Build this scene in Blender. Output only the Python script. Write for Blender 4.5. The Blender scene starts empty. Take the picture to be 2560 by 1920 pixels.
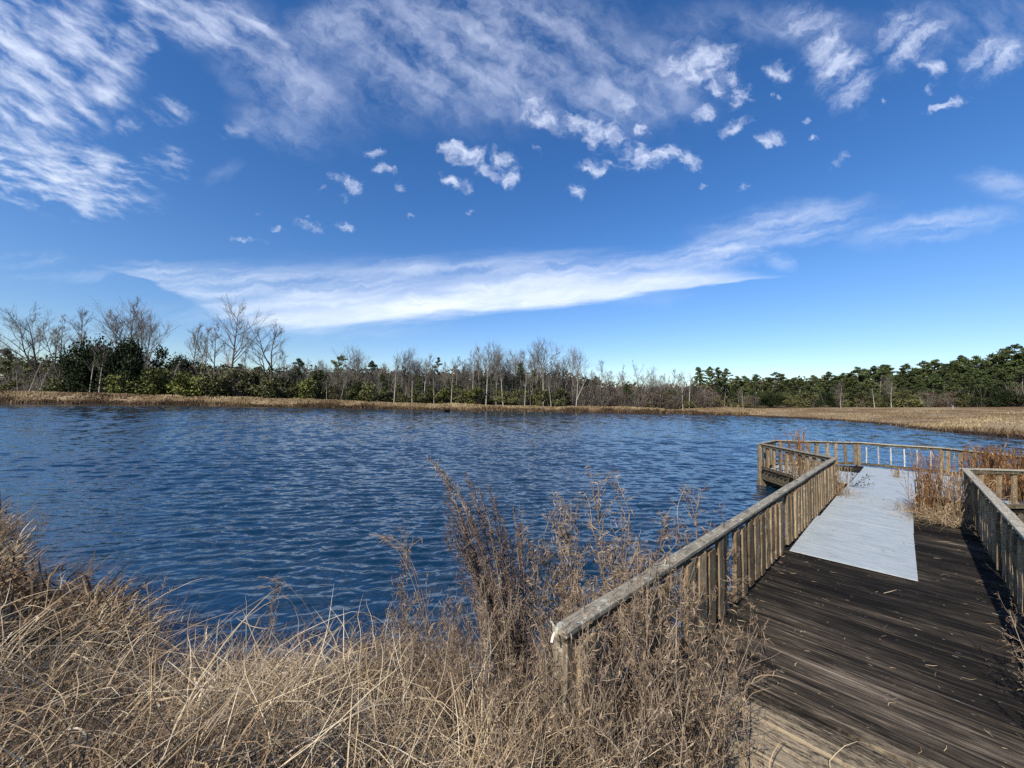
import bpy, math, random
import numpy as np
from mathutils import Matrix, Vector

rng = np.random.default_rng(11)
random.seed(11)
scene = bpy.context.scene
COL = scene.collection
rad = math.radians

# ------------------------------------------------------------------ camera numbers
FPX, PITCH, ROLL, EYE = 962.0, rad(2.5), rad(1.07), 2.6
c_f = np.array([0, math.cos(PITCH), math.sin(PITCH)])
c_u0 = np.array([0, -math.sin(PITCH), math.cos(PITCH)])
c_r = math.cos(ROLL) * np.array([1.0, 0, 0]) + math.sin(ROLL) * c_u0
c_u = math.cos(ROLL) * c_u0 - math.sin(ROLL) * np.array([1.0, 0, 0])


def ray(px, py):
    return c_f + (px - 1280) / FPX * c_r + (960 - py) / FPX * c_u


def at_y(px, py, y):
    d = ray(px, py)
    return d * (y / d[1]) + np.array([0, 0, EYE])


# ------------------------------------------------------------------ objects
def tag(o, label=None, cat=None, group=None, kind=None):
    if label: o['label'] = label
    if cat: o['category'] = cat
    if group: o['group'] = group
    if kind: o['kind'] = kind
    return o


def empty(name, loc=(0, 0, 0), rz=0.0, parent=None):
    o = bpy.data.objects.new(name, None)
    COL.objects.link(o)
    o.location = loc
    o.rotation_euler = (0, 0, rz)
    o.empty_display_size = 0.2
    if parent: o.parent = parent
    return o


def copy_tree(o, parent=None):
    c = o.copy()
    COL.objects.link(c)
    c.parent = parent
    for ch in [q for q in bpy.data.objects if q.parent == o]:
        copy_tree(ch, c)
    return c


def np_mesh(name, V, F, mats, attrs=None, midx=None, smooth=False, flat=False):
    V = np.ascontiguousarray(V, dtype=np.float32)
    F = np.ascontiguousarray(F, dtype=np.int32)
    me = bpy.data.meshes.new(name)
    n, k = F.shape
    me.vertices.add(len(V))
    me.vertices.foreach_set('co', V.ravel())
    me.loops.add(n * k)
    me.loops.foreach_set('vertex_index', F.ravel())
    me.polygons.add(n)
    me.polygons.foreach_set('loop_start', np.arange(0, n * k, k, dtype=np.int32))
    for m in (mats if isinstance(mats, (list, tuple)) else [mats]):
        me.materials.append(m)
    if midx is not None:
        me.polygons.foreach_set('material_index', np.ascontiguousarray(midx, dtype=np.int32))
    me.update(calc_edges=True)
    if smooth or flat:
        me.polygons.foreach_set('use_smooth', np.full(n, not flat, dtype=bool))
    for an, av in (attrs or {}).items():
        a = me.attributes.new(an, 'FLOAT', 'POINT')
        a.data.foreach_set('value', np.ascontiguousarray(av, dtype=np.float32))
    me.validate()
    return me


def mob(name, me, parent=None, loc=(0, 0, 0), rz=0.0):
    o = bpy.data.objects.new(name, me)
    COL.objects.link(o)
    o.location = loc
    o.rotation_euler = (0, 0, rz)
    if parent: o.parent = parent
    return o


class Geo:
    """collects pieces with one 'rnd' value per piece"""
    def __init__(s):
        s.V, s.F, s.R, s.M, s.n = [], [], [], [], 0

    def add(s, V, F, R, m=0):
        s.V.append(V); s.F.append(F + s.n); s.R.append(np.broadcast_to(R, (len(V),)) if np.ndim(R) == 0 else R)
        s.M.append(np.full(len(F), m)); s.n += len(V)

    def box(s, lo, hi, r=None, rot=None, taper=0.0):
        x0, y0, z0 = lo; x1, y1, z1 = hi
        V = np.array([[x0, y0, z0], [x1, y0, z0], [x1, y1, z0], [x0, y1, z0],
                      [x0, y0, z1], [x1, y0, z1], [x1, y1, z1], [x0, y1, z1]], float)
        if rot is not None:
            c = V.mean(0); V = (V - c) @ np.array(rot).T + c
        F = np.array([[3, 2, 1, 0], [4, 5, 6, 7], [0, 1, 5, 4], [1, 2, 6, 5], [2, 3, 7, 6], [3, 0, 4, 7]])
        s.add(V, F, random.random() if r is None else r)

    def mesh(s, name, mats, smooth=False, flat=False):
        return np_mesh(name, np.concatenate(s.V), np.concatenate(s.F), mats,
                       {'rnd': np.concatenate(s.R)}, np.concatenate(s.M), smooth, flat)


def nrm(a):
    return a / (np.linalg.norm(a, axis=-1, keepdims=True) + 1e-12)


def tubes(P, R, k=3):
    N, S, _ = P.shape
    T = np.gradient(P, axis=1)
    T = nrm(T)
    mt = nrm(T.mean(1))
    ref = np.where(np.abs(mt[:, 2:3]) > .75, np.array([[1., 0, 0]]), np.array([[0, 0, 1.]]))
    B1 = nrm(np.cross(T, ref[:, None, :]))
    B2 = np.cross(T, B1)
    a = np.arange(k) * 2 * math.pi / k
    V = P[:, :, None, :] + R[:, :, None, None] * (B1[:, :, None, :] * np.cos(a)[None, None, :, None] + B2[:, :, None, :] * np.sin(a)[None, None, :, None])
    base = np.arange(N)[:, None, None] * S * k + np.arange(S - 1)[None, :, None] * k
    i = np.arange(k)[None, None, :]
    j = (i + 1) % k
    F = np.stack([base + i, base + j, base + k + j, base + k + i], -1).reshape(-1, 4)
    return V.reshape(-1, 3), F, S * k


def strips(P, W, side):
    N, S, _ = P.shape
    if side.ndim == 2: side = side[:, None, :]
    V = np.stack([P - side * W[:, :, None] / 2, P + side * W[:, :, None] / 2], 2)
    base = np.arange(N)[:, None] * S * 2 + np.arange(S - 1)[None, :] * 2
    F = np.stack([base, base + 1, base + 3, base + 2], -1).reshape(-1, 4)
    return V.reshape(-1, 3), F, S * 2


def quads(C, size, flat=0.0):
    """randomly turned little leaf quads at C"""
    N = len(C)
    a = nrm(rng.normal(size=(N, 3)) * np.array([1, 1, 1 - flat]))
    b = nrm(np.cross(a, rng.normal(size=(N, 3))))
    s = np.broadcast_to(size, (N,))[:, None]
    V = np.stack([C - a * s, C + b * s * .55, C + a * s, C - b * s * .55], 1).reshape(-1, 3)
    F = np.arange(4 * N).reshape(N, 4)
    return V, F


# ------------------------------------------------------------------ materials
class NB:
    """small node builder"""
    def __init__(s, nt):
        s.nt = nt

    def n(s, t, **kw):
        nd = s.nt.nodes.new(t)
        for k, v in kw.items():
            setattr(nd, k, v)
        return nd

    def put(s, sock, v):
        if isinstance(v, bpy.types.NodeSocket): s.nt.links.new(v, sock)
        elif v is not None: sock.default_value = v

    def m(s, op, a, b=None, c=None, clamp=False):
        nd = s.n('ShaderNodeMath', operation=op, use_clamp=clamp)
        for i, v in enumerate((a, b, c)):
            if v is not None: s.put(nd.inputs[i], v)
        return nd.outputs[0]

    def v(s, op, a, b=None, scale=None):
        nd = s.n('ShaderNodeVectorMath', operation=op)
        s.put(nd.inputs[0], a)
        if b is not None: s.put(nd.inputs[1], b)
        if scale is not None: s.put(nd.inputs['Scale'], scale)
        return nd.outputs['Value'] if op in ('LENGTH', 'DOT_PRODUCT', 'DISTANCE') else nd.outputs[0]

    def map(s, vec, loc=(0, 0, 0), rot=(0, 0, 0), scale=(1, 1, 1), typ='POINT'):
        nd = s.n('ShaderNodeMapping', vector_type=typ)
        s.put(nd.inputs['Vector'], vec)
        nd.inputs['Location'].default_value = loc
        nd.inputs['Rotation'].default_value = rot
        nd.inputs['Scale'].default_value = scale
        return nd.outputs[0]

    def noise(s, vec, scale=5, detail=2, rough=.5, dist=0.0, dim='3D', out='Fac'):
        nd = s.n('ShaderNodeTexNoise', noise_dimensions=dim)
        s.put(nd.inputs['Vector'], vec)
        nd.inputs['Scale'].default_value = scale
        nd.inputs['Detail'].default_value = detail
        nd.inputs['Roughness'].default_value = rough
        nd.inputs['Distortion'].default_value = dist
        return nd.outputs[out]

    def sstep(s, x, a, b, lo=0.0, hi=1.0):
        nd = s.n('ShaderNodeMapRange', interpolation_type='SMOOTHSTEP')
        s.put(nd.inputs['Value'], x)
        for k, v in (('From Min', a), ('From Max', b), ('To Min', lo), ('To Max', hi)):
            s.put(nd.inputs[k], v)
        return nd.outputs[0]

    def ramp(s, x, stops, interp='LINEAR'):
        nd = s.n('ShaderNodeValToRGB')
        cr = nd.color_ramp
        cr.interpolation = interp
        while len(cr.elements) < len(stops): cr.elements.new(0.5)
        for e, (p, c) in zip(cr.elements, stops):
            e.position = p
            e.color = (*c, 1)
        s.put(nd.inputs[0], x)
        return nd.outputs[0]

    def mix(s, f, a, b, blend='MIX'):
        nd = s.n('ShaderNodeMix', data_type='RGBA', blend_type=blend)
        s.put(nd.inputs[0], f)
        for i, v in ((6, a), (7, b)):
            s.put(nd.inputs[i], (*v, 1) if isinstance(v, tuple) and len(v) == 3 else v)
        return nd.outputs[2]

    def comb(s, x, y, z):
        nd = s.n('ShaderNodeCombineXYZ')
        for i, v in enumerate((x, y, z)): s.put(nd.inputs[i], v)
        return nd.outputs[0]

    def sep(s, vec):
        nd = s.n('ShaderNodeSeparateXYZ')
        s.put(nd.inputs[0], vec)
        return nd.outputs


def mat(name, rough=.8, spec=.3):
    m = bpy.data.materials.new(name)
    m.use_nodes = True
    b = NB(m.node_tree)
    p = m.node_tree.nodes['Principled BSDF']
    p.inputs['Roughness'].default_value = rough
    p.inputs['Specular IOR Level'].default_value = spec
    return m, b, p


def rnd_attr(b):
    a = b.n('ShaderNodeAttribute')
    a.attribute_name = 'rnd'
    return a.outputs['Fac']


def veg(name, stops, rough=.75, spec=.25, vary=.25, trans=0.0):
    m, b, p = mat(name, rough, spec)
    oi = b.n('ShaderNodeObjectInfo')
    r = rnd_attr(b)
    col = b.ramp(r, stops)
    hv = b.n('ShaderNodeHueSaturation')
    b.put(hv.inputs['Color'], col)
    b.put(hv.inputs['Value'], b.m('MULTIPLY_ADD', oi.outputs['Random'], vary * 2, 1 - vary))
    b.put(p.inputs['Base Color'], hv.outputs[0])
    if trans > 0:
        t = b.n('ShaderNodeBsdfTranslucent')
        b.put(t.inputs[0], hv.outputs[0])
        mx = b.n('ShaderNodeMixShader')
        mx.inputs[0].default_value = trans
        out = m.node_tree.nodes['Material Output']
        m.node_tree.links.new(p.outputs[0], mx.inputs[1])
        m.node_tree.links.new(t.outputs[0], mx.inputs[2])
        m.node_tree.links.new(mx.outputs[0], out.inputs[0])
    return m


def wood(name, dark, mid, light, lichen=None, lichen_amt=.5, grain=(14, 14, 1.6), vary=.35):
    """weathered timber: grain runs along object z by default"""
    m, b, p = mat(name, .85, .2)
    tc = b.n('ShaderNodeTexCoord')
    oi = b.n('ShaderNodeObjectInfo')
    off = b.v('ADD', tc.outputs['Object'], b.comb(b.m('MULTIPLY', oi.outputs['Random'], 37.0), 0.0, b.m('MULTIPLY', oi.outputs['Random'], 11.0)))
    g = b.noise(b.map(off, scale=grain), 3.0, 5, .6, .4)
    col = b.ramp(g, [(.25, dark), (.5, mid), (.75, light)])
    st = b.noise(off, 6, 4, .6)
    col = b.mix(b.m('MULTIPLY', b.sstep(st, .52, .7), .6), col, tuple(x * .35 for x in dark))
    if lichen:
        ln = b.noise(off, 22, 6, .65)
        col = b.mix(b.sstep(ln, .5 + (1 - lichen_amt) * .12, .62), col, lichen)
    hv = b.n('ShaderNodeHueSaturation')
    b.put(hv.inputs['Color'], col)
    b.put(hv.inputs['Value'], b.m('MULTIPLY_ADD', oi.outputs['Random'], vary * 2, 1 - vary))
    b.put(p.inputs['Base Color'], hv.outputs[0])
    bp = b.n('ShaderNodeBump')
    bp.inputs['Strength'].default_value = .6
    bp.inputs['Distance'].default_value = .01
    b.put(bp.inputs['Height'], g)
    b.put(p.inputs['Normal'], bp.outputs[0])
    return m
SKY_HUE, SKY_SAT, SKY_VAL = .509, 1.32, 1.14
# ------------------------------------------------------------------ terrain
SHORE = np.array([(-119, 87), (-105.7, 87), (-91.7, 91), (-75, 92), (-56.2, 92), (-40, 92.5), (-24, 94), (2, 94.5), (23, 97),
                  (43.6, 99.8), (56.4, 95), (61.5, 82), (61.7, 72.4), (57.8, 59), (48.6, 42), (47, 35), (49, 22), (46, 8),
                  (34, -4), (18, -6), (9, -3), (4.5, -1.2), (2.6, -.1), (1.6, .7), (1.05, 1.5), (.6, 2.4), (.0, 3.2), (-1.0, 3.7),
                  (-2.1, 3.6), (-3.2, 3.75), (-4.3, 4.15), (-5.7, 4.5), (-7.0, 5.0), (-8.1, 5.7), (-9.6, 6.8), (-12.9, 9.2), (-20, 12),
                  (-45, 17), (-90, 30), (-125, 60)], float)


def vnoise(x, y, s, seed=0):
    """cheap smooth value noise"""
    x = x / s; y = y / s
    xi = np.floor(x); yi = np.floor(y)
    fx = x - xi; fy = y - yi
    fx = fx * fx * (3 - 2 * fx); fy = fy * fy * (3 - 2 * fy)

    def h(a, b):
        v = np.sin(a * 127.1 + b * 311.7 + seed * 74.7) * 43758.5453
        return v - np.floor(v)
    return (h(xi, yi) * (1 - fx) + h(xi + 1, yi) * fx) * (1 - fy) + (h(xi, yi + 1) * (1 - fx) + h(xi + 1, yi + 1) * fx) * fy


def shore_dist(x, y):
    x = np.asarray(x, float).ravel(); y = np.asarray(y, float).ravel()
    best = np.full(x.shape, 1e9)
    inside = np.zeros(x.shape, bool)
    A = SHORE; B = np.roll(SHORE, -1, 0)
    for (ax, ay), (bx, by) in zip(A, B):
        ex, ey = bx - ax, by - ay
        t = np.clip(((x - ax) * ex + (y - ay) * ey) / (ex * ex + ey * ey), 0, 1)
        best = np.minimum(best, np.hypot(x - ax - t * ex, y - ay - t * ey))
        cond = (ay > y) != (by > y)
        xin = (bx - ax) * (y - ay) / (by - ay + 1e-12) + ax
        inside ^= cond & (x < xin)
    d = np.where(inside, -best, best)
    far = np.clip((np.hypot(x, y) - 15) / 20, 0, 1)
    return d + (vnoise(x, y, 4.0, 3) - .5) * 1.4 * far + (vnoise(x, y, .6, 5) - .5) * .3 * (1 - far)


def ss(x, a, b):
    t = np.clip((x - a) / (b - a), 0, 1)
    return t * t * (3 - 2 * t)


def ground_z(x, y, d=None):
    x = np.asarray(x, float).ravel(); y = np.asarray(y, float).ravel()
    if d is None: d = shore_dist(x, y)
    r = np.hypot(x, y)
    near = 1 - ss(r, 14, 30)
    zn = 1.0 * ss(d, -.25, 2.6) - .02 + (vnoise(x, y, .7, 1) - .5) * .12 * ss(d, 0, 1)
    zt = 1.15 + 1.1 * ss(-x, 0, 105)
    zd = .3 * ss(d, -.2, .3) + (zt - .3) * ss(d, .2, 3.0) - (zt - .6) * ss(d, 6, 12) + (vnoise(x, y, 3, 2) - .5) * .25 * ss(d, .5, 3)
    zf = .25 * ss(d, -.2, .4) + .35 * ss(d, .3, 5) + .05 * np.clip(d - 3, 0, 85) + (vnoise(x, y, 9, 4) - .5) * .35 * ss(d, 2, 9)
    right = ss(x, 28, 52) * ss(y, -30, 20)
    zz = zd * (1 - right) + zf * right
    z = zn * near + zz * (1 - near)
    under = -0.15 - .5 * ss(-d, 0, 3)
    return np.where(d < -.25, under, np.maximum(z, -.15))


def gz(x, y):
    return float(ground_z([x], [y])[0])


ang = np.concatenate([np.linspace(-100, 100, 620), np.linspace(100, 260, 42)[1:-1]])
rr = np.concatenate([[0.02], np.geomspace(.3, 900, 470)])
A_, R_ = np.meshgrid(np.radians(ang), rr, indexing='ij')
gx = (R_ * np.sin(A_)).ravel(); gy = (R_ * np.cos(A_)).ravel()
gh = ground_z(gx, gy)
na, nr = len(ang), len(rr)
ii, jj = np.meshgrid(np.arange(na), np.arange(nr - 1), indexing='ij')
i2 = (ii + 1) % na
GF = np.stack([ii * nr + jj, ii * nr + jj + 1, i2 * nr + jj + 1, i2 * nr + jj], -1).reshape(-1, 4)[:, ::-1]

M_ground, b, p = mat('dry grass ground', .95, .1)
geo = b.n('ShaderNodeNewGeometry')
pos = geo.outputs['Position']
n1 = b.noise(pos, .12, 5, .6)
n2 = b.noise(b.map(pos, scale=(1, 1, 3)), 2.2, 6, .7)
n3 = b.noise(pos, .035, 3, .5)
col = b.ramp(n2, [(.3, (.11, .078, .045)), (.5, (.235, .175, .105)), (.7, (.36, .28, .175))])
col = b.mix(b.m('MULTIPLY', b.sstep(n1, .45, .6), .8), col, (.13, .08, .04))
col = b.mix(b.m('MULTIPLY', b.sstep(n3, .5, .66), .5), col, (.36, .285, .17))
zpos = b.sep(pos)[2]
edge = b.sstep(b.m('MULTIPLY_ADD', n2, .5, zpos), .45, .62, 1, 0)
col = b.mix(edge, col, (.035, .024, .017))
b.put(p.inputs['Base Color'], col)
bp = b.n('ShaderNodeBump'); bp.inputs['Strength'].default_value = .8; bp.inputs['Distance'].default_value = .12
b.put(bp.inputs['Height'], n2); b.put(p.inputs['Normal'], bp.outputs[0])
tag(mob('ground', np_mesh('ground', np.stack([gx, gy, gh], 1), GF, M_ground, smooth=True)), kind='structure')

# ------------------------------------------------------------------ water
M_water, b, p = mat('pond water', .035, .5)
p.inputs['Base Color'].default_value = (.0042, .021, .043, 1)
p.inputs['IOR'].default_value = 1.78
tc = b.n('ShaderNodeTexCoord')
pos = tc.outputs['Object']
gust = b.m('MULTIPLY_ADD', b.sstep(b.noise(b.map(pos, scale=(.045, .11, 1)), 1, 3, .5, dim='2D'), .3, .7), .5, .72)


def wave_h(q):
    wob = b.noise(q, .55, 1, .5, dim='2D', out='Color')
    q2 = b.v('ADD', q, b.v('SCALE', b.v('SUBTRACT', wob, (.5, .5, .5)), scale=.7))
    a = b.noise(b.map(q2, rot=(0, 0, rad(9)), scale=(1.053, 0.400, 1), typ='TEXTURE'), 1.0, 1.5, .45, .25, dim='2D')
    c = b.noise(b.map(q2, rot=(0, 0, rad(-24)), scale=(0.667, 0.278, 1), typ='TEXTURE'), 1.0, 2, .5, .2, dim='2D')
    e = b.noise(b.map(q, rot=(0, 0, rad(30)), scale=(0.200, 0.100, 1), typ='TEXTURE'), 1.0, 2, .5, 0, dim='2D')
    h = b.m('MULTIPLY', a, WA)
    h = b.m('MULTIPLY_ADD', c, WB, h)
    return b.m('MULTIPLY_ADD', e, WC, h)


WA, WB, WC = .018, .013, .0045
EPS = .012
h0 = wave_h(pos); hx = wave_h(b.v('ADD', pos, (EPS, 0, 0))); hy = wave_h(b.v('ADD', pos, (0, EPS, 0)))
sx = b.m('MULTIPLY', b.m('DIVIDE', b.m('SUBTRACT', h0, hx), EPS), gust)
sy = b.m('MULTIPLY', b.m('DIVIDE', b.m('SUBTRACT', h0, hy), EPS), gust)
geo = b.n('ShaderNodeNewGeometry')
nv = b.v('NORMALIZE', b.v('ADD', geo.outputs['Normal'], b.comb(sx, sy, 0.0)))
b.put(p.inputs['Normal'], nv)

# real waves: a fan of rings round the bank, finer where it is near
wa = np.radians(np.concatenate([np.linspace(-62, 62, 860), np.linspace(62, 298, 60)[1:-1]]))
wr = np.concatenate([[.05, .8, 1.6], np.geomspace(2.2, 125, 1250), [160, 200]])
Aw, Rw = np.meshgrid(wa, wr, indexing='ij')
wx = (Rw * np.sin(Aw)).ravel(); wy = (Rw * np.cos(Aw)).ravel(); wrr = Rw.ravel()
ok = (np.abs(Aw.ravel()) < rad(63)) & (wrr < 124)
rw = np.random.RandomState(3)
NW = 96
lam = np.concatenate([np.exp(rw.normal(math.log(.31), .28, 46)), np.exp(rw.uniform(math.log(.6), math.log(3.6), NW - 46))])
wdir = rad(100) + rw.normal(size=NW) * rad(22)        # the wind sets them running away from the bank, spread out
ph = rw.uniform(0, 2 * math.pi, NW)
dr = np.maximum(wrr * .0033, .004) * 1.0
num = np.zeros(len(wx)); wsum = np.zeros(len(wx))
for k in range(NW):
    q = lam[k] / dr
    wgt = np.clip((q - 3.2) / 3.0, 0, 1) * (1 if lam[k] < .75 else np.clip((wrr - 24 * lam[k]) / (30 * lam[k]), .06, 1))
    kx, ky = math.cos(wdir[k]) * 2 * math.pi / lam[k], math.sin(wdir[k]) * 2 * math.pi / lam[k]
    f_ = np.sin(kx * wx + ky * wy + ph[k] + .8 * np.sin(wx * .9 / lam[k] * .35 + k))
    num += wgt * lam[k] / (2 * math.pi) * (f_ + .3 * np.cos(2 * (kx * wx + ky * wy + ph[k])))
    wsum += wgt ** 2
RMS = .128
gustw = .82 + .3 * ss(vnoise(wx, wy * 1.8, 11, 61), .25, .8)
wz = num / np.sqrt(np.maximum(wsum, .5) / 2) * RMS * gustw * np.interp(wrr, [5, 14, 40], [1.7, 1.35, .9])
wz *= np.where(ok, 1, 0) * np.clip((124 - wrr) / 20, 0, 1)
wz *= np.clip(.35 + .65 * ss(-shore_dist(wx, wy), 0, 3.5), .35, 1)      # calmer close to the edge
nA, nR2 = len(wa), len(wr)
ii, jj = np.meshgrid(np.arange(nA), np.arange(nR2 - 1), indexing='ij'); i2 = (ii + 1) % nA
WF = np.stack([ii * nR2 + jj, ii * nR2 + jj + 1, i2 * nR2 + jj + 1, i2 * nR2 + jj], -1).reshape(-1, 4)[:, ::-1]
tag(mob('water', np_mesh('water', np.stack([wx, wy, wz], 1), WF, M_water, smooth=True)), kind='structure')
# ------------------------------------------------------------------ pier (local x runs out along it, local y to its left)
PA = rad(44)
PIER0 = (.32, 2.2, .5)
pier = empty('pier', PIER0, PA)
tag(pier, 'weathered wooden fishing pier with dark planks running out to an eight-sided platform', 'pier')


def pier_w(s, n, z=0.0):
    return np.array([PIER0[0] + s * math.cos(PA) + n * math.sin(PA), PIER0[1] + s * math.sin(PA) - n * math.cos(PA), PIER0[2] + z])


W_ = 2.12
OCT = [(10.55, 0.06), (13.0, -2.12), (14.9, -2.08), (16.85, .08), (16.85, 2.06), (14.95, 4.2), (13.0, 4.24), (10.75, 2.12)]


def oct_range(s):
    """n-range of the deck at station s"""
    if s <= 10.55: return -.06, W_ + .06
    ns = []
    for (s0, n0), (s1, n1) in zip(OCT, OCT[1:] + OCT[:1]):
        if (s0 - s) * (s1 - s) <= 0 and s0 != s1:
            ns.append(n0 + (n1 - n0) * (s - s0) / (s1 - s0))
    return (min(ns) - .05, max(ns) + .05) if len(ns) > 1 else None


M_deck, b, p = mat('old deck boards', .9, .12)
tc = b.n('ShaderNodeTexCoord'); ob = tc.outputs['Object']; rn = rnd_attr(b)
off = b.v('ADD', ob, b.comb(0.0, b.m('MULTIPLY', rn, 19.0), 0.0))
st = b.noise(b.map(off, scale=(34, 1.7, 1)), 1.0, 7, .68, .5)
patch = b.noise(b.map(ob, scale=(.9, .45, 1)), 1.3, 5, .65)
fine = b.noise(b.map(off, scale=(60, 16, 1)), 1.0, 5, .8)
xx = b.sep(ob)
# worn, sun-bleached boards towards the bank end, black algae farther out
near_w = b.sstep(b.m('MULTIPLY_ADD', patch, 2.6, xx[0]), 1.8, 6.5, 1, 0)
k1 = b.m('ADD', b.m('MULTIPLY', patch, .58), b.m('MULTIPLY', rn, .1))
lv = b.m('ADD', b.m('ADD', b.m('MULTIPLY', st, .76), k1), b.m('MULTIPLY_ADD', near_w, .13, -.06))
col = b.ramp(lv, [(.52, (.004, .0035, .003)), (.66, (.013, .011, .009)), (.76, (.045, .036, .027)), (.86, (.125, .10, .075)), (.97, (.27, .225, .165))])
# pale dry sand caught on the bank end
sx_ = b.m('SUBTRACT', xx[0], 1.05); sy_ = b.m('ADD', xx[1], 1.2)
dd = b.m('SQRT', b.m('ADD', b.m('POWER', b.m('MULTIPLY', sx_, 1.0), 2.0), b.m('POWER', b.m('MULTIPLY', sy_, .5), 2.0)))
sand = b.sstep(b.m('ADD', b.m('ADD', dd, b.m('MULTIPLY', patch, -1.1)), b.m('MULTIPLY', st, -1.0)), -.85, -.2, 1, 0)
col = b.mix(b.m('MULTIPLY', sand, b.sstep(b.m('MULTIPLY_ADD', st, .5, fine), .62, .82)), col, (.33, .265, .175))
specks = b.sstep(b.noise(b.map(off, scale=(38, 11, 1)), 1.0, 2, .5), .7, .74)
col = b.mix(b.m('MULTIPLY', specks, .8), col, (.3, .26, .2))
moss = b.m('MULTIPLY', b.sstep(b.noise(ob, 3.1, 5, .6), .56, .68), b.sstep(b.m('ABSOLUTE', b.m('ADD', xx[1], W_ / 2)), .8, 1.05))
col = b.mix(b.m('MULTIPLY', moss, .8), col, (.05, .055, .015))
b.put(p.inputs['Base Color'], col)
bp = b.n('ShaderNodeBump'); bp.inputs['Strength'].default_value = .9; bp.inputs['Distance'].default_value = .012
b.put(bp.inputs['Height'], b.m('ADD', st, b.m('MULTIPLY', fine, .5))); b.put(p.inputs['Normal'], bp.outputs[0])

M_rail = wood('lichen grey cap rail', (.12, .10, .072), (.27, .24, .18), (.40, .365, .285), (.48, .46, .37), .6, (2.2, 26, 20), .2)
M_picket = wood('weathered picket', (.07, .046, .025), (.205, .145, .082), (.35, .265, .165), (.30, .27, .18), .32, (16, 16, 1.5), .42)
M_post = wood('weathered post', (.07, .052, .035), (.175, .138, .095), (.29, .245, .18), (.32, .30, .22), .4, (14, 14, 1.5), .22)
M_beam = wood('dark mossy beam', (.028, .021, .014), (.085, .064, .042), (.155, .125, .088), (.17, .17, .09), .4, (2, 18, 18), .2)
M_pale = wood('bleached thin picket', (.16, .14, .12), (.33, .31, .29), (.5, .49, .47), (.55, .55, .5), .4, (16, 16, 1.5), .3)

# --- planks: pattern of one deck mesh
g = Geo()
s = -.75
while s < 16.8:
    w = .138 + random.uniform(-.004, .004)
    rg = oct_range(s + w / 2)
    if rg:
        n0, n1 = rg
        n0 -= random.uniform(0, .03); n1 += random.uniform(0, .03)
        zt = random.uniform(-.004, .004)
        segs = 9
        t = np.linspace(0, 1, segs + 1)
        nn = n0 + (n1 - n0) * t
        sag = zt + .004 * np.sin(t * math.pi * random.uniform(.6, 1.6) + random.random() * 6)
        tw = random.uniform(-.004, .004)
        V = []
        for q in range(segs + 1):
            V += [(s, -nn[q], sag[q] - .038), (s, -nn[q], sag[q] - tw - .004), (s + .006, -nn[q], sag[q] - tw), (s + w - .006, -nn[q], sag[q] + tw), (s + w, -nn[q], sag[q] + tw - .004), (s + w, -nn[q], sag[q] - .038)]
        F = []
        for q in range(segs):
            for e in range(5):
                F.append((q * 6 + e, q * 6 + e + 1, q * 6 + 6 + e + 1, q * 6 + 6 + e))
            F.append((q * 6 + 5, q * 6, q * 6 + 6, q * 6 + 11))
        F += [(0, 5, 4, 1), (1, 4, 3, 2)]
        e0 = segs * 6
        F += [(e0 + 1, e0 + 4, e0 + 5, e0), (e0 + 2, e0 + 3, e0 + 4, e0 + 1)]
        g.add(np.array(V), np.array(F), random.random())
    s += w + random.uniform(.005, .012)
mob('deck', g.mesh('deck', M_deck, flat=True), pier)


def board(name, a, bpt, thick, height, ztop, m, parent, drop0=0.0, sag=0.0, n=8, wob=.006):
    """a board on edge or flat from a to b in pier coordinates (s, n)"""
    a = np.array(a); bb = np.array(bpt)
    L = np.hypot(*(bb - a)); th = math.atan2(-(bb[1] - a[1]), bb[0] - a[0])
    t = np.linspace(0, 1, n + 1)
    V, F = [], []
    dz = np.cumsum(np.random.RandomState(int(L * 1000) % 999).normal(size=n + 1)) * wob * .3
    dz -= np.linspace(dz[0], dz[-1], n + 1)
    for q in range(n + 1):
        x = L * t[q]; z = drop0 * (1 - t[q]) - sag * 4 * t[q] * (1 - t[q]) + dz[q]
        for (yy, zz) in ((-thick / 2, -height), (thick / 2, -height), (thick / 2, 0), (-thick / 2, 0)):
            V.append((x, yy + dz[(q + 3) % (n + 1)] * .35, z + zz))
    for q in range(n):
        for e in range(4):
            F.append((q * 4 + e, q * 4 + (e + 1) % 4, q * 4 + 4 + (e + 1) % 4, q * 4 + 4 + e))
    F += [(3, 2, 1, 0), (n * 4, n * 4 + 1, n * 4 + 2, n * 4 + 3)]
    o = mob(name, np_mesh(name, V, F, m, {'rnd': np.full(len(V), random.random())}, flat=True), parent)
    o.location = (a[0], -a[1], ztop)
    o.rotation_euler = (0, 0, th)
    bv = o.modifiers.new('bevel', 'BEVEL'); bv.width = .003; bv.segments = 1; bv.limit_method = 'ANGLE'
    return o


def stick_mesh(name, w, d, h, m, n=5, chip=.006):
    V, F = [], []
    r = np.random.RandomState(len(name) * 7 + int(w * 1000))
    for q in range(n + 1):
        z = h * q / n
        ox, oy = r.normal(size=2) * chip * .35
        for sx2, sy2 in ((-1, -1), (1, -1), (1, 1), (-1, 1)):
            V.append((sx2 * w / 2 + ox + r.normal() * chip * .2, sy2 * d / 2 + oy + r.normal() * chip * .2, z + (r.normal() * chip if q == n else 0)))
    for q in range(n):
        for e in range(4):
            F.append((q * 4 + e, q * 4 + (e + 1) % 4, q * 4 + 4 + (e + 1) % 4, q * 4 + 4 + e))
    F += [(3, 2, 1, 0), (n * 4, n * 4 + 1, n * 4 + 2, n * 4 + 3)]
    me = np_mesh(name, V, F, m, {'rnd': np.full(len(V), .5)}, flat=True)
    return me


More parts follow.
